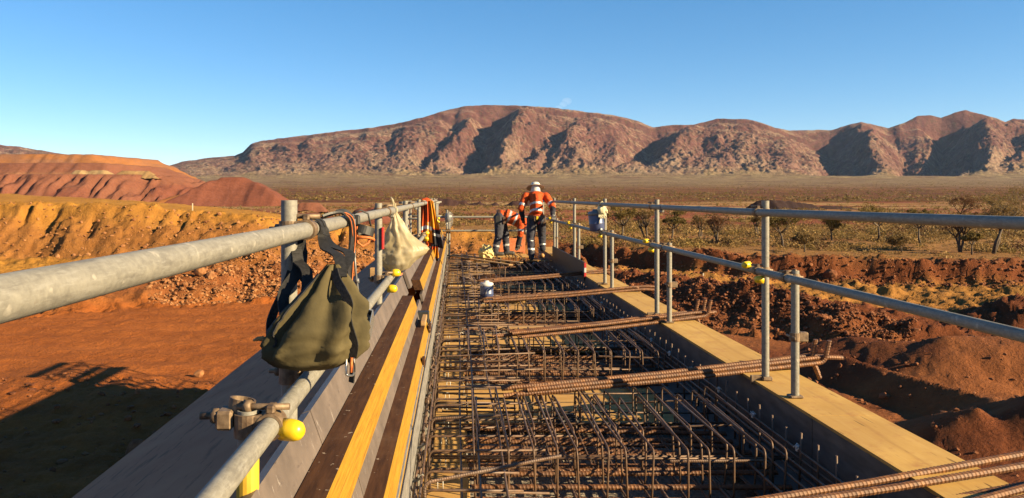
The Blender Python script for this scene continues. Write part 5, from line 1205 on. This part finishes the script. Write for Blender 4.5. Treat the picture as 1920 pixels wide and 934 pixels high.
# bending worker
W2 = [((0,0,.86),(.10,.0,.90),.140,.145,(1.0,1.05),'belt'),((.12,0,.92),(.49,.02,.76),.168,.176,(.85,1.2),'torso'),((.46,-.15,.78),(.46,.17,.78),.076,.076,None,'torsoA'),((.50,.02,.76),(.58,.02,.66),.07,.055,None,'neck'),
 ((.59,.02,.63),(.61,.02,.58),.088,.09,None,'head'),
 ((.47,-.19,.77),(.46,-.22,.50),.084,.066,None,'uarm'),((.46,-.22,.50),(.40,-.16,.27),.062,.046,None,'farm'),
 ((.47,.20,.77),(.50,.22,.50),.084,.066,None,'uarm'),((.50,.22,.50),(.46,.14,.27),.062,.046,None,'farm'),
 ((.0,-.09,.86),(-.02,-.12,.46),.122,.090,None,'thigh'),((-.02,-.12,.46),(-.10,-.13,.12),.090,.070,None,'shin'),((-.13,-.13,.05),(.06,-.14,.045),.05,.046,None,'boot2'),
 ((.02,.10,.86),(.14,.13,.48),.122,.090,None,'thigh'),((.14,.13,.48),(.17,.14,.12),.090,.070,None,'shin'),((.14,.14,.05),(.32,.14,.045),.05,.046,None,'boot2')]
def rule2(tg, t, c):
    if tg == 'torso': return 3 if (.18 < t < .30 or .55 < t < .66) else 0
    return rule(tg, t, c)
w2 = figure("person", "worker in orange shirt and dark trousers bent over tying bars", (.98, 17.35, -1.338), W2, MT, rule2, scale=1.0)
mb = MB(); Mh = Matrix.Rotation(math.radians(140), 3, 'Y'); mb.lathe([(.0, .125), (.06, .118), (.095, .085), (.108, .035), (.118, 0)], (.605, .02, .585), seg=22, M=Mh); mb.build("hard_hat", "white_plastic", w2)
mb = MB(); mb.ring((.03, 0, .87), (.9, 0, .35), .158, .176, .06, 24); belt = mb.build("tool_belt", "leather", w2)
mb = MB(); mb.box((-.10, -.22, .70), (.02, -.15, .90), bev=.012); mb.build("pouch", "black_rubber", belt)
mb = MB(); mb.box((.06, -.21, .72), (.12, -.16, .88), bev=.01); mb.build("pouch", "leather", belt)
for s_, a, d in ((-1, (.40, -.16, .275), (-.2, .1, -1)), (1, (.46, .14, .275), (-.2, -.1, -1))):
    mb = MB(); hand(mb, a, d, (1, 0, 0), 1.05, 0, .8); mb.build("glove", "boot_dark", w2)

# ------------------------------------------------------------------ thin wisp of cloud behind the range
m = NT("cloud_wisp"); m.n.remove(m.b); pv = m.node("ShaderNodeVolumePrincipled"); pv.inputs["Color"].default_value = (1, 1, 1, 1); pv.inputs["Density"].default_value = 0.0008
out = [n for n in m.n if n.type == 'OUTPUT_MATERIAL'][0]; m.link(pv.outputs[0], out.inputs["Volume"]); MATS["cloud_wisp"] = m.m
mb = MB()
for (px, py, r, sc_) in ((1063, 190, 1, (62, 60, 45)), (1056, 196, 1, (50, 60, 35)), (1048, 201, 1, (45, 50, 22))):
    mb.sphere(((px-855)/1440*9000, 9000, (368-py)/1440*9000), 1, 0, 14, 10, sc_)
tag(mb.build("cloud", "cloud_wisp"), None, None, kind="structure")

# ------------------------------------------------------------------ air
m = NT("haze_air"); m.n.remove(m.b); pv = m.node("ShaderNodeVolumePrincipled"); pv.inputs["Color"].default_value = (0.42, 0.62, 1.0, 1)
pv.inputs["Density"].default_value = 0.000015; pv.inputs["Anisotropy"].default_value = 0.0
out = [n for n in m.n if n.type == 'OUTPUT_MATERIAL'][0]; m.link(pv.outputs[0], out.inputs["Volume"]); MATS["haze_air"] = m.m
mb = MB(); mb.box((-14500, -6500, -70), (14500, 14500, 540)); hz = mb.build("haze", "haze_air"); tag(hz, None, None, kind="stuff")
